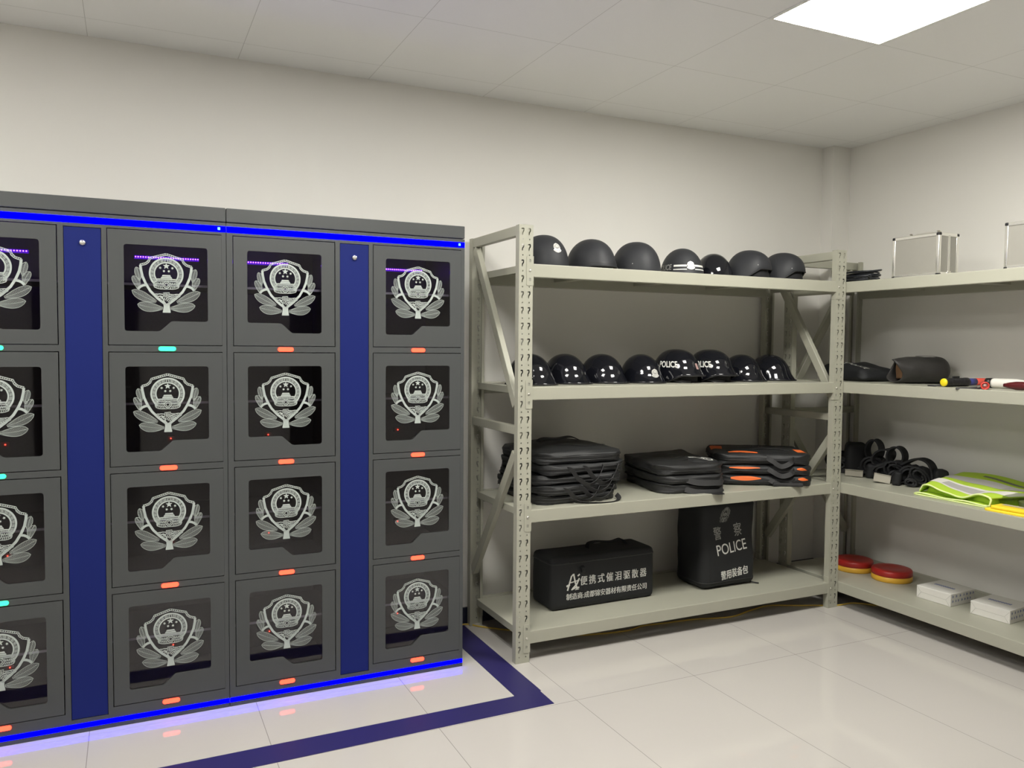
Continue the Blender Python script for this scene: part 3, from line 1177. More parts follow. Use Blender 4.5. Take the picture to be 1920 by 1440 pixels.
# ---- glossy helmets on the second shelf
G2 = 'glossy black helmets on the second shelf'
zt = ZT[1]
g1 = helmet('gloss_helmet', 'glossy black helmet standing behind the left rack post on the second shelf', GLO, GLOSSBLK, (.205, -.315, zt), -72, G2)
for lab, x, y, fc in (('glossy black helmet, first in full view right of the left post, second shelf', .436, -.255, -70),
                      ('plain glossy black helmet just left of the crested one, second shelf', .662, -.247, -68),
                      ('plain glossy black helmet just right of the two POLICE helmets', 1.598, -.250, -80),
                      ('glossy black helmet last on the right of the second shelf', 1.842, -.215, -62)):
    dup(g1, (x, y, zt), math.radians(fc + 90), lab, G2)
t = helmet('gloss_helmet', 'glossy black helmet with a silver crest on its front, second shelf', GLO, GLOSSBLK, (.892, -.272, zt), -88, G2)
badge_parts(t, GLO, -PI / 2, .052, .044)
v, f = text2d('POLICE', w=.112, h=.034, bold=.03, shear=-.18)
for lab, x, y, fc, bad in (('glossy POLICE helmet with raised peak and a pinkish badge, beside the crested helmet', 1.118, -.275, -74, 1),
                           ('glossy POLICE helmet with raised peak, behind and right of the badged POLICE one', 1.352, -.270, -76, 0)):
    t = helmet('police_helmet', lab, BILL, GLOSSBLK, (x, y, zt), fc, G2)
    part('lettering', BILL.decal(v, f, -PI / 2 - 1.36, .098), WHITEP, t, 'white POLICE lettering')
    if bad:
        sq = rrect(-.011, .011, -.016, .016, .003, 2)
        part('badge', BILL.decal(sq, tessellate_polygon([[Vector((p[0], p[1], 0)) for p in sq]]), -PI / 2 + .02, .088, .0015), mat('badge_pink', (.42, .27, .25), .4), t, 'small pinkish badge')
    chin_strap(t, BILL, -1)


# ================================================================== bags on the third shelf
def add_loop(hits, b, r, mi=0):
    b.tube(hits, r, 6, True, mi)


def side_loop(bvh, L, D, z, off, n=70, rr=.06):
    pts = []
    for i in range(n):
        a = 2 * PI * i / n
        d = Vector((math.cos(a), math.sin(a), 0))
        o = Vector((d.x * L * .9, d.y * D * .9, z))
        tgt = Vector((d.x * L * .18, d.y * D * .18, z))
        h = bvh.ray_cast(o, (tgt - o).normalized(), 2.0)
        q = h[0] if h[0] is not None else Vector((d.x * L / 2, d.y * D / 2, z))
        pts.append(q + (o - tgt).normalized() * off)
    return pts


def strap_on(bvh, pts, w, t, wdir, off=.003):
    """webbing laid over a bag: (x, y) points dropped from above"""
    out = []
    for x, y in pts:
        h = bvh.ray_cast(Vector((x, y, .6)), Vector((0, 0, -1)), 1.0)
        out.append((h[0] if h[0] is not None else Vector((x, y, .01))) + Vector((0, 0, off)))
    b = MB()
    b.ribbon(out, wdir, w, t)
    return b


def cloth_bag(name, label, loc, rot, L, D, H, seed, group, material=NYLON, amp=.006, bulge=.0, topfn=None, zips=(.35, .62), er=.06, freq=(5, 9, 14)):
    t = thing(name, label, 'bag', loc, rot, group)
    bm = soft_box(L, D, H, H * .49, seed, amp, 52, 44, 10, bulge, freq, True, 0, topfn, er)
    bvh = bvh_of(bm)
    b = MB(); b.bm(bm, 0, True)
    part('bag_body', b, material, t)
    for z in zips:
        b = MB()
        add_loop(side_loop(bvh, L, D, H * z, .0006), b, .0021)
        part('zip', b, ZIP, t)
    return t, bvh


zt = ZT[2]
G = 'stacked black document bags at the left of the third shelf'
labs = ['black bag at the bottom of the left stack, third shelf', 'black bag second from the bottom of the left stack, loop strap hanging in front',
        'black bag in the middle of the left stack, third shelf', 'black bag second from the top of the left stack, third shelf',
        'black bag on top of the left stack, its carry handle standing up']
z = zt
Hs = [.044, .047, .048, .050, .056]
offs = [(.372, -.295, 3), (.372, -.300, 6), (.388, -.292, 0), (.398, -.296, 5), (.392, -.298, 1)]
for i in range(5):
    x, y, r = offs[i]
    L, D = ((.47, .475), (.49, .485), (.50, .49), (.50, .49), (.49, .48))[i]
    t, bvh = cloth_bag('document_bag', labs[i], (x, y, z), math.radians(r), L, D, Hs[i], 11 + i, G, NYLON, .010, .034 if i == 4 else 0, None, (.30, .62), .10, (4, 7, 30))
    if i in (1, 2, 3):
        for k, sx in enumerate((-1, 1) if i != 2 else (1,)):
            b = MB()
            x0 = -.02 + .045 * sx
            zz = Hs[i] * .6
            dr = -(.050 + .01 * i)
            yb = -D / 2 - .012
            b.ribbon([(x0 - .06, -D / 2 + .004, zz), (x0 - .045, yb, zz - .004), (x0 - .01, yb - .006, zz + dr * .6), (x0 + .05, yb - .008, zz + dr), (x0 + .10, yb - .006, zz + dr * .75), (x0 + .135, yb, zz - .006), (x0 + .142, -D / 2 + .004, zz)],
                     [(0, .25, 1)] * 7 if False else (0.1, -.5, .9), .021, .0022)
            part('hanging_strap', b, WEB, t)
    if i == 0:
        b = MB()
        b.ribbon([(-.07, -.228, .022), (-.03, -.268, .010), (.05, -.298, .0055), (.11, -.304, .0050), (.17, -.288, .0055), (.205, -.258, .010), (.21, -.228, .022)], (.4, -1, .35), .024, .0022)
        part('hanging_strap', b, WEB, t)
    if i == 4:
        b = MB()
        hp = []
        for k in range(13):
            f_ = k / 12
            hp.append((-.13 + .27 * f_, .02 + .01 * math.sin(7 * f_), .072 + .026 * (math.sin(PI * f_) ** .5) + .005 * math.sin(11 * f_)))
        b.ribbon(hp, (0, 1, .15), .026, .0045)
        part('carry_handle', b, WEB, t)
        part('fold_seam', strap_on(bvh, [(-.1 + .025 * k, -.10 - .06 * math.sin(PI * k / 12)) for k in range(13)], .006, .002, (0, 1, 0)), ZIP, t)
    z += Hs[i] + .0004

G = 'black backpacks stacked in the middle of the third shelf'
labs = ['black backpack at the bottom of the middle pile, third shelf', 'black backpack in the middle of the middle pile, third shelf', 'black backpack on top of the middle pile, a white logo on its flap']
z = zt
Hs = [.046, .048, .052]
for i in range(3):
    x, y, r = [(1.098, -.303, -10), (1.090, -.298, -6), (1.085, -.300, -9)][i]

    def sag(p, u, i=i):
        # front edge slumps, the back right corner stands up a little
        if i == 2 and u.z > 0:
            p.z += .020 * max(0, u.x * .6 + .3) * max(0, u.y) + .012 * (1 - u.x * u.x) * (1 - u.y * u.y)
        return p
    t, bvh = cloth_bag('backpack', labs[i], (x, y, z), math.radians(r), .41, .50, Hs[i], 31 + i, G, NYLONG, .012, 0, sag, (.42,), .11, (4, 6, 24))
    if i == 2:
        def fl_pt(x, y, up_):
            h = bvh.ray_cast(Vector((x, y, .5)), Vector((0, 0, -1)), 1)
            return (h[0] if h[0] is not None else Vector((x, y, .03))) + Vector((0, 0, up_))
        fv, ff, nu, nv = [], [], 14, 12
        for a_ in range(nu + 1):
            for c_ in range(nv + 1):
                fx = .015 + .165 * a_ / nu + .02 * (c_ / nv)
                fy = -.205 + .150 * c_ / nv - .018 * abs(2 * a_ / nu - 1) * (c_ / nv - 1)
                edge = 1 if 0 < a_ < nu and 0 < c_ < nv else 0
                fv.append(fl_pt(fx, fy, .009 if edge else .0005))
        for a_ in range(nu):
            for c_ in range(nv):
                ff.append((a_ * (nv + 1) + c_, (a_ + 1) * (nv + 1) + c_, (a_ + 1) * (nv + 1) + c_ + 1, a_ * (nv + 1) + c_ + 1))
        b = MB(); b.add(fv, ff, 0, True)
        fp = part('flap_pocket', b, NYLONG, t)
        lg = MB()
        lg.strip([(-.055, .022), (-.02, .020), (.0, .006), (.02, -.018), (.048, -.016), (.060, 0), (.050, .018), (.028, .022), (.012, .012)], .007)
        lg.strip([(.010, -.004), (.022, .010), (.034, .004), (.026, -.008)], .005)
        b = MB(); b.add([fl_pt(.095 + p.x * 1.0, -.150 + p.y * 1.9, .0105) for p in lg.v], lg.f)
        part('logo', b, WHITEP, fp, 'white curved logo')
        for k in range(3):
            part('fold_seam', strap_on(bvh, [(-.17 + .03 * j, .05 - .09 * k + .02 * math.sin(j)) for j in range(9)], .005, .002, (0, 1, 0)), ZIP, t)
    else:
        b = MB()
        x0 = .06
        b.ribbon([(x0 - .12, -.245, Hs[i] * .5), (x0 - .06, -.262, Hs[i] * .5 - .015), (x0 + .02, -.268, .006), (x0 + .07, -.262, .006), (x0 + .1, -.24, .02)], (0, .4, 1), .03, .003)
        part('hanging_strap', b, WEB, t)
    if i == 0:
        b = MB()
        b.prism([[(.0, -.24), (.15, -.24), (.13, -.312), (.09, -.318)]], .0008, .005)
        part('side_flap', b, NYLON, t)
    z += Hs[i] + .0004

G = 'black bags with orange patches at the right of the third shelf'
labs = ['orange-patched black bag at the bottom of the right pile, third shelf', 'orange-patched black bag in the middle of the right pile, third shelf', 'black bag with bright orange patches on top of the right pile']
z = zt
Hs = [.056, .056, .062]
for i in range(3):
    x, y, r = [(1.655, -.338, -30), (1.655, -.338, -32), (1.648, -.335, -31)][i]
    L, D = .53, .42

    def dome(p, u, i=i):
        if i == 2 and u.z > 0:
            p.z += .010 * (1 - u.x * u.x) * (1 - u.y * u.y)
        return p
    t, bvh = cloth_bag('orange_patch_bag', labs[i], (x, y, z), math.radians(r), L, D, Hs[i], 51 + i, G, NYLON, .010, 0, dome, (.45,), .10, (4, 7, 26))

    def patch(fn, nu, nv, m_, lab_):
        vv, ff = [], []
        for a in range(nu + 1):
            for c in range(nv + 1):
                vv.append(fn(a / nu, c / nv))
        for a in range(nu):
            for c in range(nv):
                ff.append((a * (nv + 1) + c, (a + 1) * (nv + 1) + c, (a + 1) * (nv + 1) + c + 1, a * (nv + 1) + c + 1))
        b = MB(); b.add(vv, ff, 0, True)
        part('orange_patch', b, m_, t, lab_)

    def edge_pt(cx, cy, wx, wy, a, c, H=Hs[i]):
        # wrap over the rounded front edge: cast from outside-above toward the middle
        o = Vector((cx + wx * (a - .5), cy, 0))
        ang = (c - .5) * 1.1 + .50
        d = Vector((0, -math.cos(ang), math.sin(ang)))
        tgt = Vector((o.x * .96, cy * .86, H * .5))
        h = bvh.ray_cast(tgt + d * .3, -d, .6)
        return (h[0] if h[0] is not None else tgt) + d * .0016

    def top_pt(pts, a, c):
        (x0, y0), (x1, y1), (x2, y2), (x3, y3) = pts
        x = (x0 * (1 - a) + x1 * a) * (1 - c) + (x3 * (1 - a) + x2 * a) * c
        y = (y0 * (1 - a) + y1 * a) * (1 - c) + (y3 * (1 - a) + y2 * a) * c
        h = bvh.ray_cast(Vector((x, y, .5)), Vector((0, 0, -1)), 1)
        return (h[0] if h[0] is not None else Vector((x, y, .03))) + Vector((0, 0, .0016))
    if i == 2:
        patch(lambda a, c: top_pt([(-.185, -.178), (-.03, -.188), (-.03, -.188 + .062 * math.sin(PI * min(1, a * .8 + .12))), (-.185, -.178 + .056 * math.sin(PI * min(1, a * .8 + .12)))], a, c), 16, 6, ORANGE, 'bright orange patch')
        patch(lambda a, c: top_pt([(.195, -.140), (.248, -.125), (.252, -.02), (.190, -.03)], a, c), 8, 8, ORANGE, 'bright orange corner patch')
        patch(lambda a, c: top_pt([(-.255, -.02), (-.20, -.05), (-.18, .10), (-.245, .13)], a, c), 8, 8, ORANGE, 'orange corner patch')
        lv, lf = text2d('POLICE', w=.20, h=.022, bold=.01)
        wv, wf = conform(lv, lf, bvh, Vector((.0, .03, .05)), Vector((1, 0, 0)), Vector((0, 1, 0)), Vector((0, 0, 1)), .0014)
        b = MB(); b.add(wv, wf)
        part('lettering', b, GREYP, t, 'grey lettering seen edge-on')
        part('carry_handle', strap_on(bvh, [(-.05 + .02 * k, -.10 + .06 * math.sin(PI * k / 10)) for k in range(11)], .022, .003, (0, 1, 0)), WEB, t)
        part('zip', strap_on(bvh, [(-.19 + .03 * k, -.120) for k in range(13)], .004, .002, (0, 1, 0)), ZIP, t)
    else:
        for cx, wx, hh_ in ((-.11, .17, (.75, .35)[i]), (.21, .06, .5)):
            patch(lambda a, c, cx=cx, wx=wx, hh_=hh_: edge_pt(cx, -D / 2, wx, 0, a, .42 + (c - .5) * hh_ * (.15 + .85 * math.sin(PI * min(1, a * .9 + .08)))), 14, 6, ORANGE, 'orange edge patch')
    b = MB()
    x0 = .06
    b.ribbon([(x0 - .05, -D / 2 + .01, Hs[i] * .75), (x0 - .02, -D / 2 - .010, Hs[i] * .45), (x0 + .03, -D / 2 - .014, Hs[i] * .1 - .004 * i), (x0 + .08, -D / 2 - .012, Hs[i] * .3), (x0 + .10, -D / 2 + .005, Hs[i] * .7)], (.2, .3, .9), .026, .003)
    part('hanging_strap', b, WEB, t)
    if i == 0:
        b = MB(); b.rbox((.115, -D / 2 - .012, .012), (.16, .03, .02), .006, 2)
        part('strap_end', b, WEB, t)
    z += Hs[i] + .0004

# ================================================================== bottom shelf
zt = ZT[3]
t = thing('equipment_case', 'long black canvas case with white Chinese lettering on the bottom shelf', 'equipment case', (.598, -.300, zt), math.radians(.8))
L, D, H = .622, .215, .268
bm = soft_box(L, D, H, .028, 5, .0035, 40, 20, 20, 0, (3, 4, 5), True, 0, None, .03)
bvh = bvh_of(bm)
b = MB(); b.bm(bm, 0, True)
part('case_body', b, NYLON2, t)
b = MB()
add_loop(side_loop(bvh, L, D, .235, .001, 90), b, .003)
part('zip', b, ZIP, t)
b = MB()
b.ribbon([(-.03, .02, H - .004), (-.02, .02, H + .020), (.03, .018, H + .026), (.12, .02, H + .016), (.18, .02, H + .024), (.21, .02, H - .004)], (0, 1, 0), .032, .005)
part('carry_handle', b, NYLON2, t)
b = MB(); b.ribbon([(-.14, -D / 2 + .0, .215), (-.135, -D / 2 - .010, .205), (-.13, -D / 2 - .008, .19), (-.128, -D / 2 + .002, .18)], (1, 0, 0), .02, .003)
part('side_loop', b, NYLON2, t)
N_ = Vector((0, -1, 0))


def front_text(body, x0, x1, zc, h, name, m_, bold=.015, zrise=0.0, shear=0.0, space=1.0, parent=None, bvh_=None, dx=0.0, y0=-.2):
    v, f = text2d(body, w=x1 - x0, h=h, bold=0 if ord(max(body)) > 255 else bold, shear=shear, spacing=space)
    if ord(max(body)) > 255:             # heavier strokes for the Chinese characters
        n_, w_ = len(v), bold * .045
        v = [(x + dx_, y + dy_) for dx_, dy_ in ((0, 0), (w_, 0), (-w_, 0), (0, w_ * .6)) for x, y in v]
        f = [[i + n_ * k for i in q] for k in range(4) for q in f]
    v = [(x, y + zrise * x / (x1 - x0)) for x, y in v]
    vv, ff = conform(v, f, bvh_, Vector(((x0 + x1) / 2 - dx, y0, zc)), Vector((1, 0, 0)), Vector((0, 0, 1)), N_)
    b = MB(); b.add(vv, ff)
    return part(name, b, m_, parent, None)


cx0 = .598
front_text('便 携 式 催 泪 驱 散 器', .452, .854, .280 - zt, .046, 'lettering', WHITEP, .022, 0, 0, .9, t, bvh, cx0)
front_text('制造商:成都锦安器材有限责任公司', .372, .856, .207 - zt, .033, 'lettering', WHITEP, .020, 0, 0, 1, t, bvh, cx0)
lg = MB()
lg.strip([(-.040, -.018), (-.020, -.010)], .010)
lg.strip([(-.034, -.040), (-.012, .030), (.000, .040)], .0085)
lg.strip([(.000, .042), (.012, -.008), (.022, -.036)], .0085)
lg.strip([(-.022, -.002), (.020, .004), (.036, .012)], .006)
lg.strip([(.024, .028), (.036, .036)], .008)
lg.strip([(.034, .016), (.020, -.012), (-.006, -.034)], .0085)
lg.strip([(-.012, -.038), (.012, -.030), (.034, -.030)], .007)
lg.strip([(.010, -.040), (.032, -.038)], .004)
vv, ff = conform([(p.x, p.y) for p in lg.v], lg.f, bvh, Vector((.412 - cx0, -.2, .279 - zt)), Vector((1, 0, 0)), Vector((0, 0, 1)), N_)
b = MB(); b.add(vv, ff)
part('logo', b, WHITEP, t, 'white angular logo')

# upright backpack
t = thing('police_backpack', 'black backpack standing upright with white POLICE lettering on the bottom shelf', 'backpack', (1.388, -.315, zt), math.radians(0))


def lean(p, u):
    f = p.z / .45
    p.x *= 1.0 - .07 * math.sin(PI * min(1, f)) * (1 if u.x > 0 else -.35)
    p.x += .016 * f * f
    p.y += .020 * f * f
    if u.z < -.2:
        p.x += .006 * u.x * (-u.z)
    return p


bm = soft_box(.375, .262, .478, .045, 9, .009, 34, 24, 36, 0, (4, 5, 4), True, 0, lean, .055)
bvh = bvh_of(bm)
b = MB(); b.bm(bm, 0, True)
part('bag_body', b, NYLON2, t)
b = MB(); b.ribbon([(.10, .0, .470), (.06, .0, .487), (0, 0, .490), (-.05, .0, .487), (-.09, .0, .470)], (0, 1, 0), .03, .004)
part('carry_handle', b, WEB, t)
b = MB(); b.tube([(.150, -.100, .012), (.172, -.125, .007), (.190, -.140, .005)], .004, 6)
part('zip_pull', b, WEB, t)
b = MB()
add_loop(side_loop(bvh, .345, .26, .038, .0008, 80), b, .0022)
part('base_seam', b, WEB, t)
bx0 = 1.388
for ch, x0, x1, zc, hh, m_ in (('警', 1.268, 1.320, .449, .070, GREYP), ('察', 1.408, 1.462, .460, .072, GREYP)):
    front_text(ch, x0, x1, zc - zt, hh, 'lettering', m_, .012, .004, -.12, 1, t, bvh, bx0)
front_text('POLICE', 1.287, 1.492, .366 - zt, .060, 'lettering', WHITEP, .004, .022, -.20, 1, t, bvh, bx0)
front_text('警用装备包', 1.320, 1.506, .222 - zt, .050, 'lettering', WHITEP, .028, .020, -.08, 1, t, bvh, bx0)
vv, ff = conform([(x * .085 + y * .02, y * .085) for x, y, z_ in EMB.v], EMB.f, bvh, Vector((1.352 - bx0, -.2, .545 - zt)), Vector((.72, 0, 0)), Vector((.25, 0, .95)), N_)
b = MB(); b.add(vv, ff)
part('emblem', b, GREYP, t, 'grey printed crest')


# ================================================================== right rack, top shelf
X2 = 2.021
zt = ZT[0]


def metal_case(label, loc, L, D, H):
    """upright flight case, broad face along y at the shelf front (local: x=-D/2 faces the room)"""
    t = thing('metal_case', label, 'metal case', loc, 0, 'aluminium cases on the right rack')
    b = MB()
    b.rbox((0, 0, H / 2 + .002), (D - .006, L - .006, H - .008), .004, 1)
    part('case_panels', b, ALU, t)
    b = MB()
    e = .019
    for sx in (-1, 1):
        for sy in (-1, 1):
            b.rbox((sx * (D / 2 - e / 2), sy * (L / 2 - e / 2), H / 2), (e, e, H - .012), .005, 3, 0, None, True)
        for z in (e / 2, H - e / 2):
            b.rbox((sx * (D / 2 - e / 2), 0, z), (e, L - .012, e), .004, 2)
    for sy in (-1, 1):
        for z in (e / 2, H - e / 2):
            b.rbox((0, sy * (L / 2 - e / 2), z), (D - .012, e, e), .004, 2)
        # lid joint down the narrow side
        b.bx(-.006, -.001, sy * (L / 2 - .002) - .002, sy * (L / 2 - .002) + .002, .012, H - .012)
        b.bx(.002, .007, sy * (L / 2 - .002) - .002, sy * (L / 2 - .002) + .002, .012, H - .012)
    b.bx(-.006, -.001, -L / 2 + .012, L / 2 - .012, H - .002, H + .001)
    b.bx(.002, .007, -L / 2 + .012, L / 2 - .012, H - .002, H + .001)
    part('edge_frame', b, ALUEDGE, t)
    for sx in (-1, 1):
        for sy in (-1, 1):
            for z in (.007, H - .008):
                c = MB()
                c.rbox((sx * (D / 2 - .009), sy * (L / 2 - .009), z), (.0205, .0205, .016 if z > .1 else .0135), .005, 3, 0, None, True)
                part('corner_cap', c, BLKPLASTIC, t, 'black corner cap')
    for sy in (-1, 1):
        c = MB()
        y = sy * L * .29
        c.rbox((.001, y, H + .002), (.030, .024, .005), .001, 1)
        c.ribbon([(.012, y, H + .004), (.010, y, H + .010), (-.002, y, H + .013), (-.010, y, H + .019)], (0, 1, 0), .016, .0018)
        part('latch', c, STEEL, t)
    c = MB()
    hp = [(.0, -.060, H + .002), (.0, -.058, H + .008), (.0, -.04, H + .012), (.0, 0, H + .014), (.0, .04, H + .012), (.0, .058, H + .008), (.0, .060, H + .002)]
    c.ribbon(hp, (1, 0, 0), .018, .005)
    part('handle', c, STEEL, t)
    for sy in (-1, 1):
        c = MB()
        c.rbox((.001, sy * (L / 2 + .0005), .012), (.026, .004, .02), .001, 1)
        c.tube([(-.010, sy * (L / 2 + .002), .022), (.012, sy * (L / 2 + .002), .022)], .003, 8)
        part('hinge', c, STEEL, t)
    return t


metal_case('small aluminium flight case with black corners on the right rack, fully in view', (2.125, -1.010, zt), .272, .150, .214)
metal_case('aluminium flight case cut off by the right edge of the picture', (2.125, -1.640, zt), .330, .150, .214)

# coil of black cable
b = MB()
rnd = random.Random(4)
path = []
turns = 7
for i in range(turns * 26 + 1):
    a = 2 * PI * i / 26
    k = i / 26
    r = .098 + .018 * math.sin(k * 2.1) + .006 * math.sin(a * 2 + k)
    lift = .006 + .0088 * k
    tilt = (.016 + .006 * math.sin(k * 1.7)) * max(0, math.sin(a + .6 + .2 * k))
    path.append((2.185 + r * .72 * math.cos(a) + .008 * math.sin(k * 3), -.560 + r * 1.0 * math.sin(a) + .010 * math.sin(k * 2.3), zt + lift + tilt))
b.tube(path, .0052, 8)
tail = [(2.15, -.648, zt + .0055), (2.12, -.675, zt + .006), (2.098, -.686, zt + .028), (2.090, -.702, zt + .034), (2.084, -.716, zt + .022), (2.08, -.738, zt + .014), (2.085, -.770, zt + .013)]
b.tube(tail, .0048, 8)
thing('cable_coil', 'loose coil of black cable on the right rack, beside the metal case', 'cable', me=b.mesh('cable_coil', RUBBER))

# ================================================================== right rack, second shelf
zt = ZT[1]
t = thing('cloth_bag', 'flat black cloth bag with white print, lying in the rack corner', 'bag', (2.37, -.395, zt), math.radians(-96))


def slump(p, u):
    p.z *= .72 + .28 * math.sin(PI * (u.x * .5 + .62))
    return p


bm = soft_box(.36, .27, .105, .045, 71, .012, 34, 26, 10, 0, (5, 8, 10), True, 0, slump, .05)
bvh = bvh_of(bm)
b = MB(); b.bm(bm, 0, True)
part('bag_body', b, NYLON2, t)
lg = MB()
lg.strip([(-.03, .02), (-.01, -.02), (.015, .018), (.03, -.015)], .008)
lg.strip([(-.02, -.03), (.02, -.028)], .007)
lg.strip([(-.035, -.005), (.0, .004)], .006)
vv, ff = conform([(p.x, p.y) for p in lg.v], lg.f, bvh, Vector((-.03, -.09, .08)), Vector((1, 0, 0)), Vector((0, 1, 0)), Vector((0, 0, 1)), .0018)
b = MB(); b.add(vv, ff)
lv, lf = text2d('POLICE', w=.15, h=.035)
vv, ff = conform(lv, lf, bvh, Vector((.075, -.07, .08)), Vector((1, 0, 0)), Vector((0, 1, 0)), Vector((0, 0, 1)), .0018)
b.add(vv, ff)
part('print', b, WHITEP, t, 'white print seen at a grazing angle')

# stuffed roll bag with an open mouth
ang = math.atan2(-.43, .9)
t = thing('roll_bag', 'stuffed dark grey roll bag lying with its open mouth facing left', 'bag', (2.255, -.755, zt), ang)
v, f = [], []
NR, NS = 40, 30
for i in range(NS + 1):
    f_ = i / NS
    x = -.015 + .300 * f_
    R = .076
    if f_ > .82:
        R *= math.sqrt(max(.03, 1 - ((f_ - .82) / .18) ** 2 * .97))
    if f_ < .25:
        R *= .84 + .16 * (f_ / .25) ** .7
    for k in range(NR):
        a = 2 * PI * k / NR
        w = 1 + .045 * noise.noise(Vector((x * 12, math.cos(a) * 1.4, math.sin(a) * 1.4 + 3))) + .030 * noise.noise(Vector((x * 30, math.cos(a) * 3, math.sin(a) * 3)))
        if f_ < .2:
            w += .10 * (1 - f_ / .2) * math.sin(3 * a + .8)
        xx = x + (.024 * math.sin(2 * a + .5) * (1 - f_ / .2) if f_ < .2 else 0)
        z = .074 + R * w * .97 * math.sin(a)
        v.append(Vector((xx, R * w * math.cos(a), max(0.0, z))))
for i in range(NS):
    for k in range(NR):
        k2 = (k + 1) % NR
        f.append((i * NR + k, i * NR + k2, (i + 1) * NR + k2, (i + 1) * NR + k))
f.append(tuple(NS * NR + k for k in range(NR)))
n0 = len(v)
# inner sleeve so that the mouth has depth
for i in range(6):
    for k in range(NR):
        p = v[min(i * 2, NS) * NR + k]
        v.append(Vector((p.x + .004, p.y * .93, .074 + (p.z - .074) * .93)))
for i in range(5):
    for k in range(NR):
        k2 = (k + 1) % NR
        f.append((n0 + i * NR + k, n0 + (i + 1) * NR + k, n0 + (i + 1) * NR + k2, n0 + i * NR + k2))
for k in range(NR):
    f.append((k, n0 + k, n0 + (k + 1) % NR, (k + 1) % NR))
b = MB(); b.add(v, f, 0, True)
part('bag_body', b, mat('dark_grey_pvc', (.030, .0285, .027), .5, bump=.4, bscale=120), t)
b = MB()
bm = soft_box(.03, .092, .092, .014, 3, .005, 6, 14, 14, 0, (9, 9, 9), False, 0, None, .03)
b.bm(bm, 0, True, T(.026, .0, .024))
part('stuffing', b, BROWN, t, 'brown cloth inside the mouth')
b = MB(); b.ribbon([(.10, -.012, .152), (.14, -.014, .1535), (.19, -.016, .152), (.225, -.016, .147)], (0, 1, 0), .012, .002)
part('seam_tape', b, ZIP, t)

# traffic torch lying away from the viewer
def rod(segs, loc, rz, name, label, cat, group=None, tilt=0.0):
    t = thing(name, label, cat, loc, rz, group)
    for pname, pts, m_, lab in segs:
        b = MB()
        b.lathe(pts, 28, 0, Ry(PI / 2))
        part(pname, b, m_, t, lab)
    return t


r = .0212
t = rod([('handle', [(.0005, .006), (r * .96, .006), (r, .012), (r, .16), (r * 1.08, .165), (r * 1.08, .19), (r * .9, .195)], BLKPLASTIC, 'black ribbed handle'),
         ('end_cap', [(.001, 0), (r * .86, 0), (r * .95, .003), (r * .95, .009)], YELCAP, 'bright yellow end cap'),
         ('blue_section', [(r * .87, .195), (r * .87, .255)], BLUEPLAST, 'blue light section'),
         ('red_section', [(r * .87, .2552), (r * .87, .345), (r * .6, .36), (.001, .362)], SALMON, 'red light section')],
        (2.150, -1.120, zt + r * 1.08), math.radians(2), 'traffic_torch', 'police torch with yellow end cap, black handle and blue and red sections', 'torch', 'torches and batons on the right rack')
b = MB()
for k in range(6):
    b.tube([(.02 + .025 * k, r * math.cos(a * PI / 12), r * math.sin(a * PI / 12)) for a in range(24)], .0012, 5, True)
part('grip_ring', b, BLKPLASTIC, t)
b = MB(); b.rbox((.10, 0, r + .005), (.05, .010, .010), .003, 2)
part('switch', b, BLKPLASTIC, t)
b = MB(); b.ribbon([(.02, .022, -.012), (-.005, .045, -.0195), (.0, .085, -.0205), (.03, .09, -.0205), (.05, .055, -.0195), (.06, .025, -.015)], (0, 0, 1) if False else (.2, .5, .8), .008, .002)
part('wrist_strap', b, WEB, t)
# small red torch seen end-on
r = .0185
t = rod([('barrel', [(.012, .004), (r, .002), (r * 1.02, .02), (r * .82, .032), (r * .8, .14), (.001, .142)], mat('red_anodised', (.75, .045, .035), .3), 'bright red barrel'),
         ('bezel', [(r * .70, .006), (r * .72, -.003), (r * .98, -.003), (r * 1.04, .004)], mat('red_bezel', (.75, .06, .045), .35), None),
         ('lens', [(.001, .003), (r * .35, .0025), (r * .71, .0018)], SILVER, 'shiny reflector')],
        (2.085, -1.385, zt + r * 1.04), math.radians(36), 'red_torch', 'small red torch facing the room near the shelf edge', 'torch', 'torches and batons on the right rack')
b = MB(); b.ribbon([(.03, .012, -.010), (.012, .04, -.016), (.004, .085, -.014), (.0, .115, -.016), (.008, .118, -.0165), (.02, .08, -.0165), (.04, .03, -.012)], (.4, 0, 1), .010, .002)
part('wrist_strap', b, WEB, t)
# white baton
r = .024
t = rod([('shade', [(r * .5, .0), (r * .92, .002), (r, .012), (r, .115), (r * .8, .15), (r * .55, .165)], WHITEPL, None),
         ('collar', [(r * .55, -.028), (r * 1.02, -.026), (r * 1.04, -.001), (r * .6, .001)], BLKPLASTIC, 'black collar'),
         ('tip', [(r * .56, .165), (r * .50, .30), (r * .3, .31), (.001, .311)], WHITEPL, None)],
        (2.300, -1.275, zt + r * 1.04), math.radians(-82), 'signal_baton', 'white signal baton lying behind the small red torch', 'torch', 'torches and batons on the right rack')
r = .020
t = rod([('tube', [(.001, .0), (r * .4, .002), (r * .75, .03), (r, .06), (r, .30), (r * .8, .31), (.001, .312)], DKRED, None),
         ('grip', [(r * .8, .312), (r * 1.05, .314), (r * 1.05, .42), (.001, .422)], BLKPLASTIC, 'black grip')],
        (2.205, -1.395, zt + r * 1.06), math.radians(-84), 'signal_baton', 'dark red signal baton running out of the right picture edge', 'torch', 'torches and batons on the right rack')

# ================================================================== right rack, third shelf : duty belts
zt = ZT[2]
G = 'black duty belts on the right rack'
VW = Vector((1.0, .12, 0))            # strap width direction (away from the viewer)


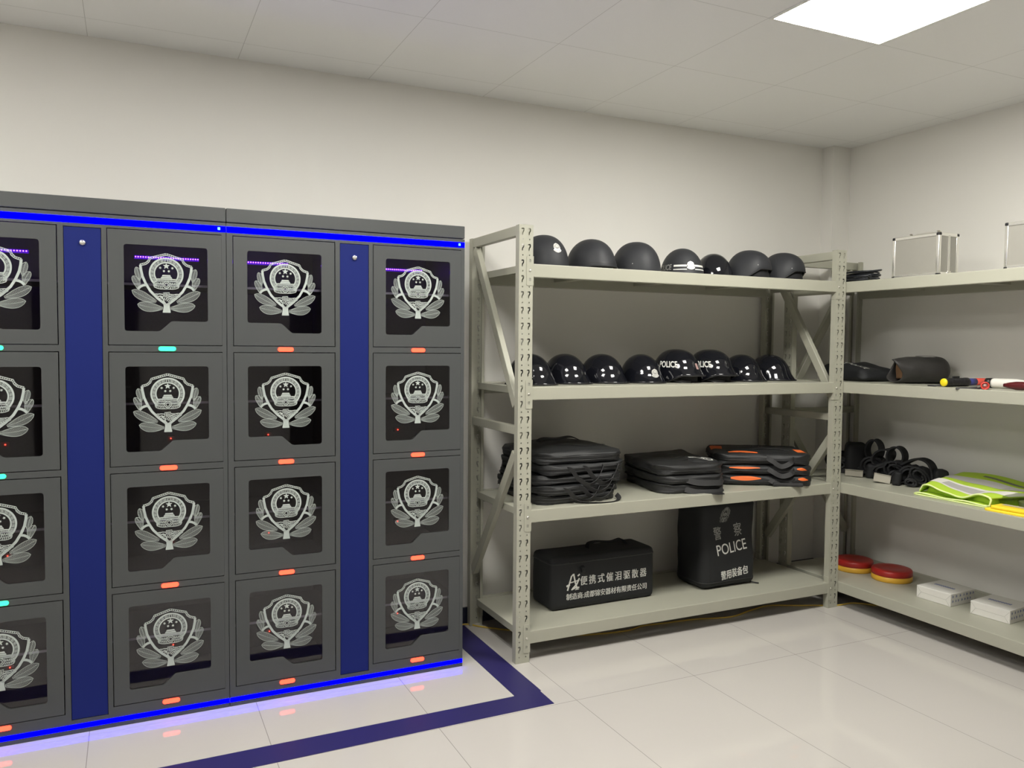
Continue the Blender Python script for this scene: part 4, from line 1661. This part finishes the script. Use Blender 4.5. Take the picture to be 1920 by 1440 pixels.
def belt(label, loops, w, th=.011):
    t = thing('duty_belt', label, 'belt', (0, 0, 0), 0, G)
    for k, (pts, closed, w_) in enumerate(loops):
        b = MB()
        b.ribbon([(x, y, z) for x, y, z in pts], VW, w_ or w, th, 0, None, closed, 6)
        part('strap_loop', b, WEBDK, t)
    return t


def ring(cx, cy, cz, ra, rb, n=12, tilt=0.0, sq=0.0):
    """loop standing in the plane across the view"""
    out = []
    for k in range(n):
        a = 2 * PI * k / n
        u = ra * math.cos(a) + tilt * math.sin(a) * ra
        z = rb * math.sin(a)
        out.append((cx + .60 * u, cy - .80 * u, cz + z))
    return out


def coil(cx, cy, cz, ra, rb, turns=2.6, tilt=0.0):
    """rolled strap standing on edge: a spiral in the plane across the view"""
    out = []
    n = int(turns * 16)
    for k in range(n + 1):
        a = 2 * PI * k / 16 - PI / 2
        f = 1 - .72 * k / n
        u = ra * f * math.cos(a) + tilt * rb * f * math.sin(a)
        out.append((cx + .60 * u, cy - .80 * u, cz + rb * f * math.sin(a)))
    return out


BUCKLE = mat('steel_buckle', (.48, .455, .39), .38, .45)


def buckle(t, x, y, z, rz, w, h, rx=0.0, ry=0.0):
    b = MB()
    M = T(x, y, z) @ Rz(math.radians(rz)) @ Ry(math.radians(ry)) @ Rx(math.radians(rx))
    b.rbox((0, 0, 0), (w, .004, h), .0015, 1, 0, M)
    b.rbox((0, -.0005, h / 2 + .0015), (w * 1.02, .012, .003), .001, 1, 0, M)
    part('buckle', b, BUCKLE, t, 'flat steel buckle')


def lump(t, L, D, H, x, y, rz, seed, tilt=0.0, name='pouch', z=0.0):
    bm = soft_box(L, D, H, min(L, D, H) * .26, seed, .005, 14, 14, 16, 0, (8, 8, 6), True, .06, None, .02)
    b = MB(); b.bm(bm, 0, True, T(x, y, zt + z) @ Rz(math.radians(rz)) @ Ry(math.radians(tilt)))
    part(name, b, WEBDK, t)


t = belt('black duty belt with a tall pouch and steel buckle, leftmost of the belts', [(coil(2.33, -.33, zt + .052, .075, .048), False, .06), (coil(2.40, -.24, zt + .062, .075, .058), False, .06)], .05)
lump(t, .125, .11, .190, 2.372, -.395, -38, 91)
buckle(t, 2.262, -.482, zt + .0215, -62, .100, .036)
lump(t, .03, .08, .055, 2.325, -.475, -60, 94, 0, 'keeper')
t = belt('black duty belt with two upright loops and a tilted steel buckle', [(ring(2.365, -.535, zt + .160, .038, .058), True, .05), (ring(2.35, -.610, zt + .130, .046, .044, 12, .4), True, .05), (coil(2.345, -.550, zt + .068, .070, .062, 2.6), False, .06), (coil(2.34, -.635, zt + .052, .070, .046, 2.6, .3), False, .06)], .05)
buckle(t, 2.222, -.712, zt + .028, -58, .088, .044, -6, 7)
lump(t, .045, .07, .075, 2.255, -.775, -50, 95, 8, 'keeper')
lump(t, .16, .07, .085, 2.355, -.590, -53, 96, 0, 'pouch')
t = belt('black duty belt rolled with one loop above the tilted buckle', [(ring(2.345, -.705, zt + .145, .042, .052), True, .05), (coil(2.35, -.715, zt + .065, .075, .060, 2.6, -.3), False, .06), (coil(2.31, -.745, zt + .040, .044, .036, 2.2), False, .06)], .05)
lump(t, .12, .06, .090, 2.385, -.690, -53, 97, 0, 'pouch')
t = belt('black duty belt arching over its own coil, rightmost of the belts', [([(2.33, -.755, zt + .105), (2.35, -.81, zt + .140), (2.355, -.860, zt + .150), (2.36, -.905, zt + .132), (2.362, -.93, zt + .085), (2.36, -.935, zt + .03)], False, .06),
                                                      (coil(2.325, -.800, zt + .058, .050, .056, 2.4, .3), False, .06), (coil(2.325, -.880, zt + .062, .052, .052, 2.4, -.4), False, .06), (coil(2.285, -.855, zt + .026, .034, .022, 1.8), False, .05)], .06)
lump(t, .075, .09, .105, 2.375, -.952, -36, 93, 0)

# ---- reflective vests
def vest_surface(P00, P10, P01, P11, hfun):
    def S_(u, v):
        x = (P00[0] * (1 - u) + P10[0] * u) * (1 - v) + (P01[0] * (1 - u) + P11[0] * u) * v
        y = (P00[1] * (1 - u) + P10[1] * u) * (1 - v) + (P01[1] * (1 - u) + P11[1] * u) * v
        return Vector((x, y, zt + hfun(u, v)))
    return S_


def slab_between(lo, hi, nu=40, nv=26):
    """closed sheet bundle between two height surfaces"""
    b = MB()
    v, f = [], []
    for g in (lo, hi):
        for i in range(nu + 1):
            for j in range(nv + 1):
                v.append(g(i / nu, j / nv))
    n = (nu + 1) * (nv + 1)
    I = lambda i, j: i * (nv + 1) + j
    for i in range(nu):
        for j in range(nv):
            f.append((I(i, j), I(i, j + 1), I(i + 1, j + 1), I(i + 1, j)))
            f.append((n + I(i, j), n + I(i + 1, j), n + I(i + 1, j + 1), n + I(i, j + 1)))
    for i in range(nu):
        f.append((I(i, 0), I(i + 1, 0), n + I(i + 1, 0), n + I(i, 0)))
        f.append((I(i, nv), n + I(i, nv), n + I(i + 1, nv), I(i + 1, nv)))
    for j in range(nv):
        f.append((I(0, j), n + I(0, j), n + I(0, j + 1), I(0, j + 1)))
        f.append((I(nu, j), I(nu, j + 1), n + I(nu, j + 1), n + I(nu, j)))
    b.add(v, f, 0, True)
    return b


def band_on(fn, u0, u1, v0, v1, off, nu=36, nv=4):
    b = MB()
    v, f = [], []
    for i in range(nu + 1):
        u = u0 + (u1 - u0) * i / nu
        a, c = (v0(u), v1(u)) if callable(v0) else (v0, v1)
        for j in range(nv + 1):
            p = fn(u, a + (c - a) * j / nv)
            v.append(p + Vector((0, 0, off)))
    for i in range(nu):
        for j in range(nv):
            f.append((i * (nv + 1) + j, (i + 1) * (nv + 1) + j, (i + 1) * (nv + 1) + j + 1, i * (nv + 1) + j + 1))
    b.add(v, f, 0, True)
    return b


A, Bq, Cq, Dq = (2.098, -1.045), (2.098, -1.420), (2.46, -.990), (2.50, -1.72)


def top(u, v):
    e = min(1, u / .07 + .22) ** .6 * min(1, (1 - v) / .06 + .25)
    return (.040 + .058 * v ** .85 + .010 * math.sin(PI * u * 2.1 + .4) * v + (.009 * math.sin(7.5 * u + .6) + .004 * math.sin(17 * u)) * (1 - v) + .006 * math.sin(9 * u + 5 * v)) * e + .004


def low(u, v): return (.013 + .003 * math.sin(11 * u) + .02 * v) * (min(1, u / .05 + .3) ** .5)


SA = vest_surface(A, Bq, Cq, Dq, top)
SB = vest_surface((A[0] + .002, A[1]), (Bq[0] + .002, Bq[1]), Cq, Dq, lambda u, v: top(u, v) - .007)
SM1 = vest_surface((A[0] + .035, A[1] - .012), (Bq[0] + .030, Bq[1] + .012), Cq, Dq, lambda u, v: top(u, v) - .0075)
SM0 = vest_surface((A[0] + .035, A[1] - .012), (Bq[0] + .030, Bq[1] + .012), Cq, Dq, lambda u, v: low(u, v) + .0005)
SL = vest_surface((A[0] - .004, A[1] + .026), (Bq[0] - .002, Bq[1] + .01), Cq, Dq, low)
S0 = vest_surface((A[0] - .004, A[1] + .026), (Bq[0] - .002, Bq[1] + .01), Cq, Dq, lambda u, v: .0)
t = thing('reflective_vest', 'folded lime reflective vest with grey bands on the third shelf', 'vest', (0, 0, 0))
part('lower_fold', slab_between(S0, SL), LIME, t)
part('middle_fold', slab_between(SM0, SM1), LIME, t)
part('upper_fold', slab_between(SB, SA), LIME, t)
for (v0, v1, u0, u1, m_, nm) in ((.14, .36, .0, 1.0, REFLECTW, 'pale_band'), (.17, .31, .18, .62, REFLECT, 'reflective_band'),
                                 (.48, .66, .0, 1.0, REFLECT, 'reflective_band'), (.50, .62, .62, .9, mat('band_grey', (.44, .43, .42), .4), 'reflective_band')):  # last entry: a darker grey stretch of the rear band
    part(nm, band_on(SA, u0, u1, lambda u, v0=v0: v0 + .03 * math.sin(7 * u), lambda u, v1=v1: v1 + .03 * math.sin(7 * u), .0012 if nm == 'pale_band' or v0 == .48 else .0022), m_, t)
b = MB()
b.tube([SA(i / 40, .004) + Vector((-.002, 0, 0)) for i in range(41)], .0042, 6)
b.tube([SL(i / 40, .0) + Vector((-.002, 0, -.0005)) for i in range(41)], .0042, 6)
b.tube([S0(i / 40, .0) + Vector((-.001, 0, .004)) for i in range(41)], .004, 6)
b.tube([SL(.97, 0), SL(1, .0) + Vector((0, -.012, .004)), SA(1, .0) + Vector((-.002, -.008, -.008)), SA(1, 0) + Vector((-.002, 0, 0))], .005, 6)
b.tube([SA(.004, j / 20) for j in range(21)], .0036, 6)
part('piping', b, LIMEPIPE, t, 'pale lime edging')
b = band_on(SA, .28, .86, lambda u: .74 + .05 * math.sin(8 * u), lambda u: .80 + .05 * math.sin(8 * u) - .03 * abs(2 * u - 1.1), .002)
part('grey_mark', b, mat('grey_mark', (.17, .19, .12), .6), t, 'grey printed band')

# clear bag beside it
t = thing('plastic_bag', 'crumpled clear plastic bag lying across the end of the lime vest', 'bag', (2.295, -1.615, zt), math.radians(4))


def crumple(p, u):
    p.z *= .62 + .38 * max(0, min(1, (.8 - u.y) / 1.2))
    return p


bm = soft_box(.32, .42, .108, .05, 17, .020, 34, 40, 10, 0, (9, 9, 12), True, 0, crumple, .08)
b = MB(); b.bm(bm, 0, True)
part('film', b, PLASTICBAG, t)
bm = soft_box(.24, .34, .070, .03, 23, .010, 20, 24, 8, 0, (7, 7, 9), True, 0, crumple, .06)
b = MB(); b.bm(bm, 0, True, T(.02, -.02, .003))
part('contents', b, mat('olive_contents', (.22, .25, .10), .7), t, 'olive cloth inside')

# yellow vest at the shelf edge
t = thing('reflective_vest', 'folded yellow vest at the shelf edge, by the right picture border', 'vest', (2.090, -1.66, zt), math.radians(3))
bm = soft_box(.098, .46, .014, .006, 41, .004, 14, 40, 4, 0, (8, 8, 8), True, 0, None, .02)
b = MB(); b.bm(bm, 0, True)
part('lower_fold', b, YELLOWCL, t)
bm = soft_box(.092, .43, .016, .007, 43, .004, 14, 40, 4, 0, (8, 8, 8), True, 0, None, .02)
bvh = bvh_of(bm)
b = MB(); b.bm(bm, 0, True, T(.003, -.012, .0145))
part('upper_fold', b, YELLOWCL, t)
v, f = [], []
for i in range(31):
    for x in (.002, .036):
        y = .190 - .40 * i / 30
        h = bvh.ray_cast(Vector((x, y, .2)), Vector((0, 0, -1)), 1)
        v.append((h[0] if h[0] is not None else Vector((x, y, .016))) + Vector((.003, -.012, .016)))
for i in range(30):
    f.append((2 * i, 2 * i + 1, 2 * i + 3, 2 * i + 2))
b = MB(); b.add(v, f)
part('reflective_band', b, mat('beige_band', (.58, .50, .36), .6), t, 'pale reflective band')

# ================================================================== right rack, bottom shelf
zt = ZT[3]
R_ = .109
t = thing('warning_lamp', 'round red and yellow warning lamp half behind the rack post', 'warning lamp', (2.318, -.452, zt), 0, 'red and yellow warning lamps')
b = MB(); b.lathe([(R_ * .97, 0), (R_, .004), (R_, .030), (R_ * .98, .031)], 64)
part('base', b, YELPLAST, t, 'yellow base ring')
b = MB(); b.lathe([(R_ * .98, .0312), (R_ * 1.005, .033), (R_ * 1.0, .054), (R_ * .965, .062), (R_ * .90, .0645), (R_ * .5, .0660), (R_ * .45, .0645), (.003, .0645)], 64)
part('cover', b, REDPLAST, t, 'red cover')
dup(t, (2.352, -.688, zt), .3, 'round red and yellow warning lamp standing beside the paper packs')


def paper_pack(label, loc, rz, seed):
    t = thing('paper_pack', label, 'paper pack', loc, rz, 'white paper packs on the right rack')
    L, D, H = .19, .205, .066
    b = MB()
    b.rbox((0, 0, H / 2), (D, L, H), .003, 2)
    part('wrapping', b, PAPER, t)
    b = MB()
    x = -D / 2 - .0002
    w = L / 2
    for pts in ([(x, w - .004, H - .006), (x, w * .72, H * .52), (x, -w * .72, H * .47), (x, -w + .004, H - .008)],
                [(x, w - .006, .004), (x, w * .72, H * .52)], [(x, -w + .006, .004), (x, -w * .72, H * .47)]):
        b.tube(pts, .0008, 5)
    part('fold_crease', b, CREASE, t)
    b = MB()
    rnd = random.Random(seed)
    y = -L / 2 - .0006
    for row, z in enumerate((.044, .020)):
        xx = -D / 2 + .014
        while xx < D / 2 - .02:
            w_ = rnd.uniform(.008, .014)
            b.bx(xx, xx + w_ * .35, y, y + .0008, z, z + .013)
            b.bx(xx + w_ * .45, xx + w_ * .8, y, y + .0008, z + .002, z + .011)
            b.bx(xx, xx + w_ * .8, y, y + .0008, z + .005, z + .0075)
            xx += w_ + rnd.uniform(.010, .020)
    part('blue_print', b, INKBLUE, t, 'faint blue printing')
    b = MB()
    for k in range(9):
        yy = .055 - .0125 * k
        b.bx(-.010, .008, yy - .004, yy + .004, H + .0003, H + .0016)
    for k in range(8):
        yy = .049 - .0125 * k
        b.bx(-.004, .002, yy - .004, yy + .004, H + .0003, H + .0014)
    part('blue_stamp', b, INKBLUE, t, 'blue stamp on top')
    return t


paper_pack('white wrapped paper pack next to the warning lamps, blue print on its end', (2.293, -1.068, zt), math.radians(3), 5)
paper_pack('white wrapped paper pack nearest the right picture edge, bottom shelf', (2.312, -1.355, zt), math.radians(6), 8)
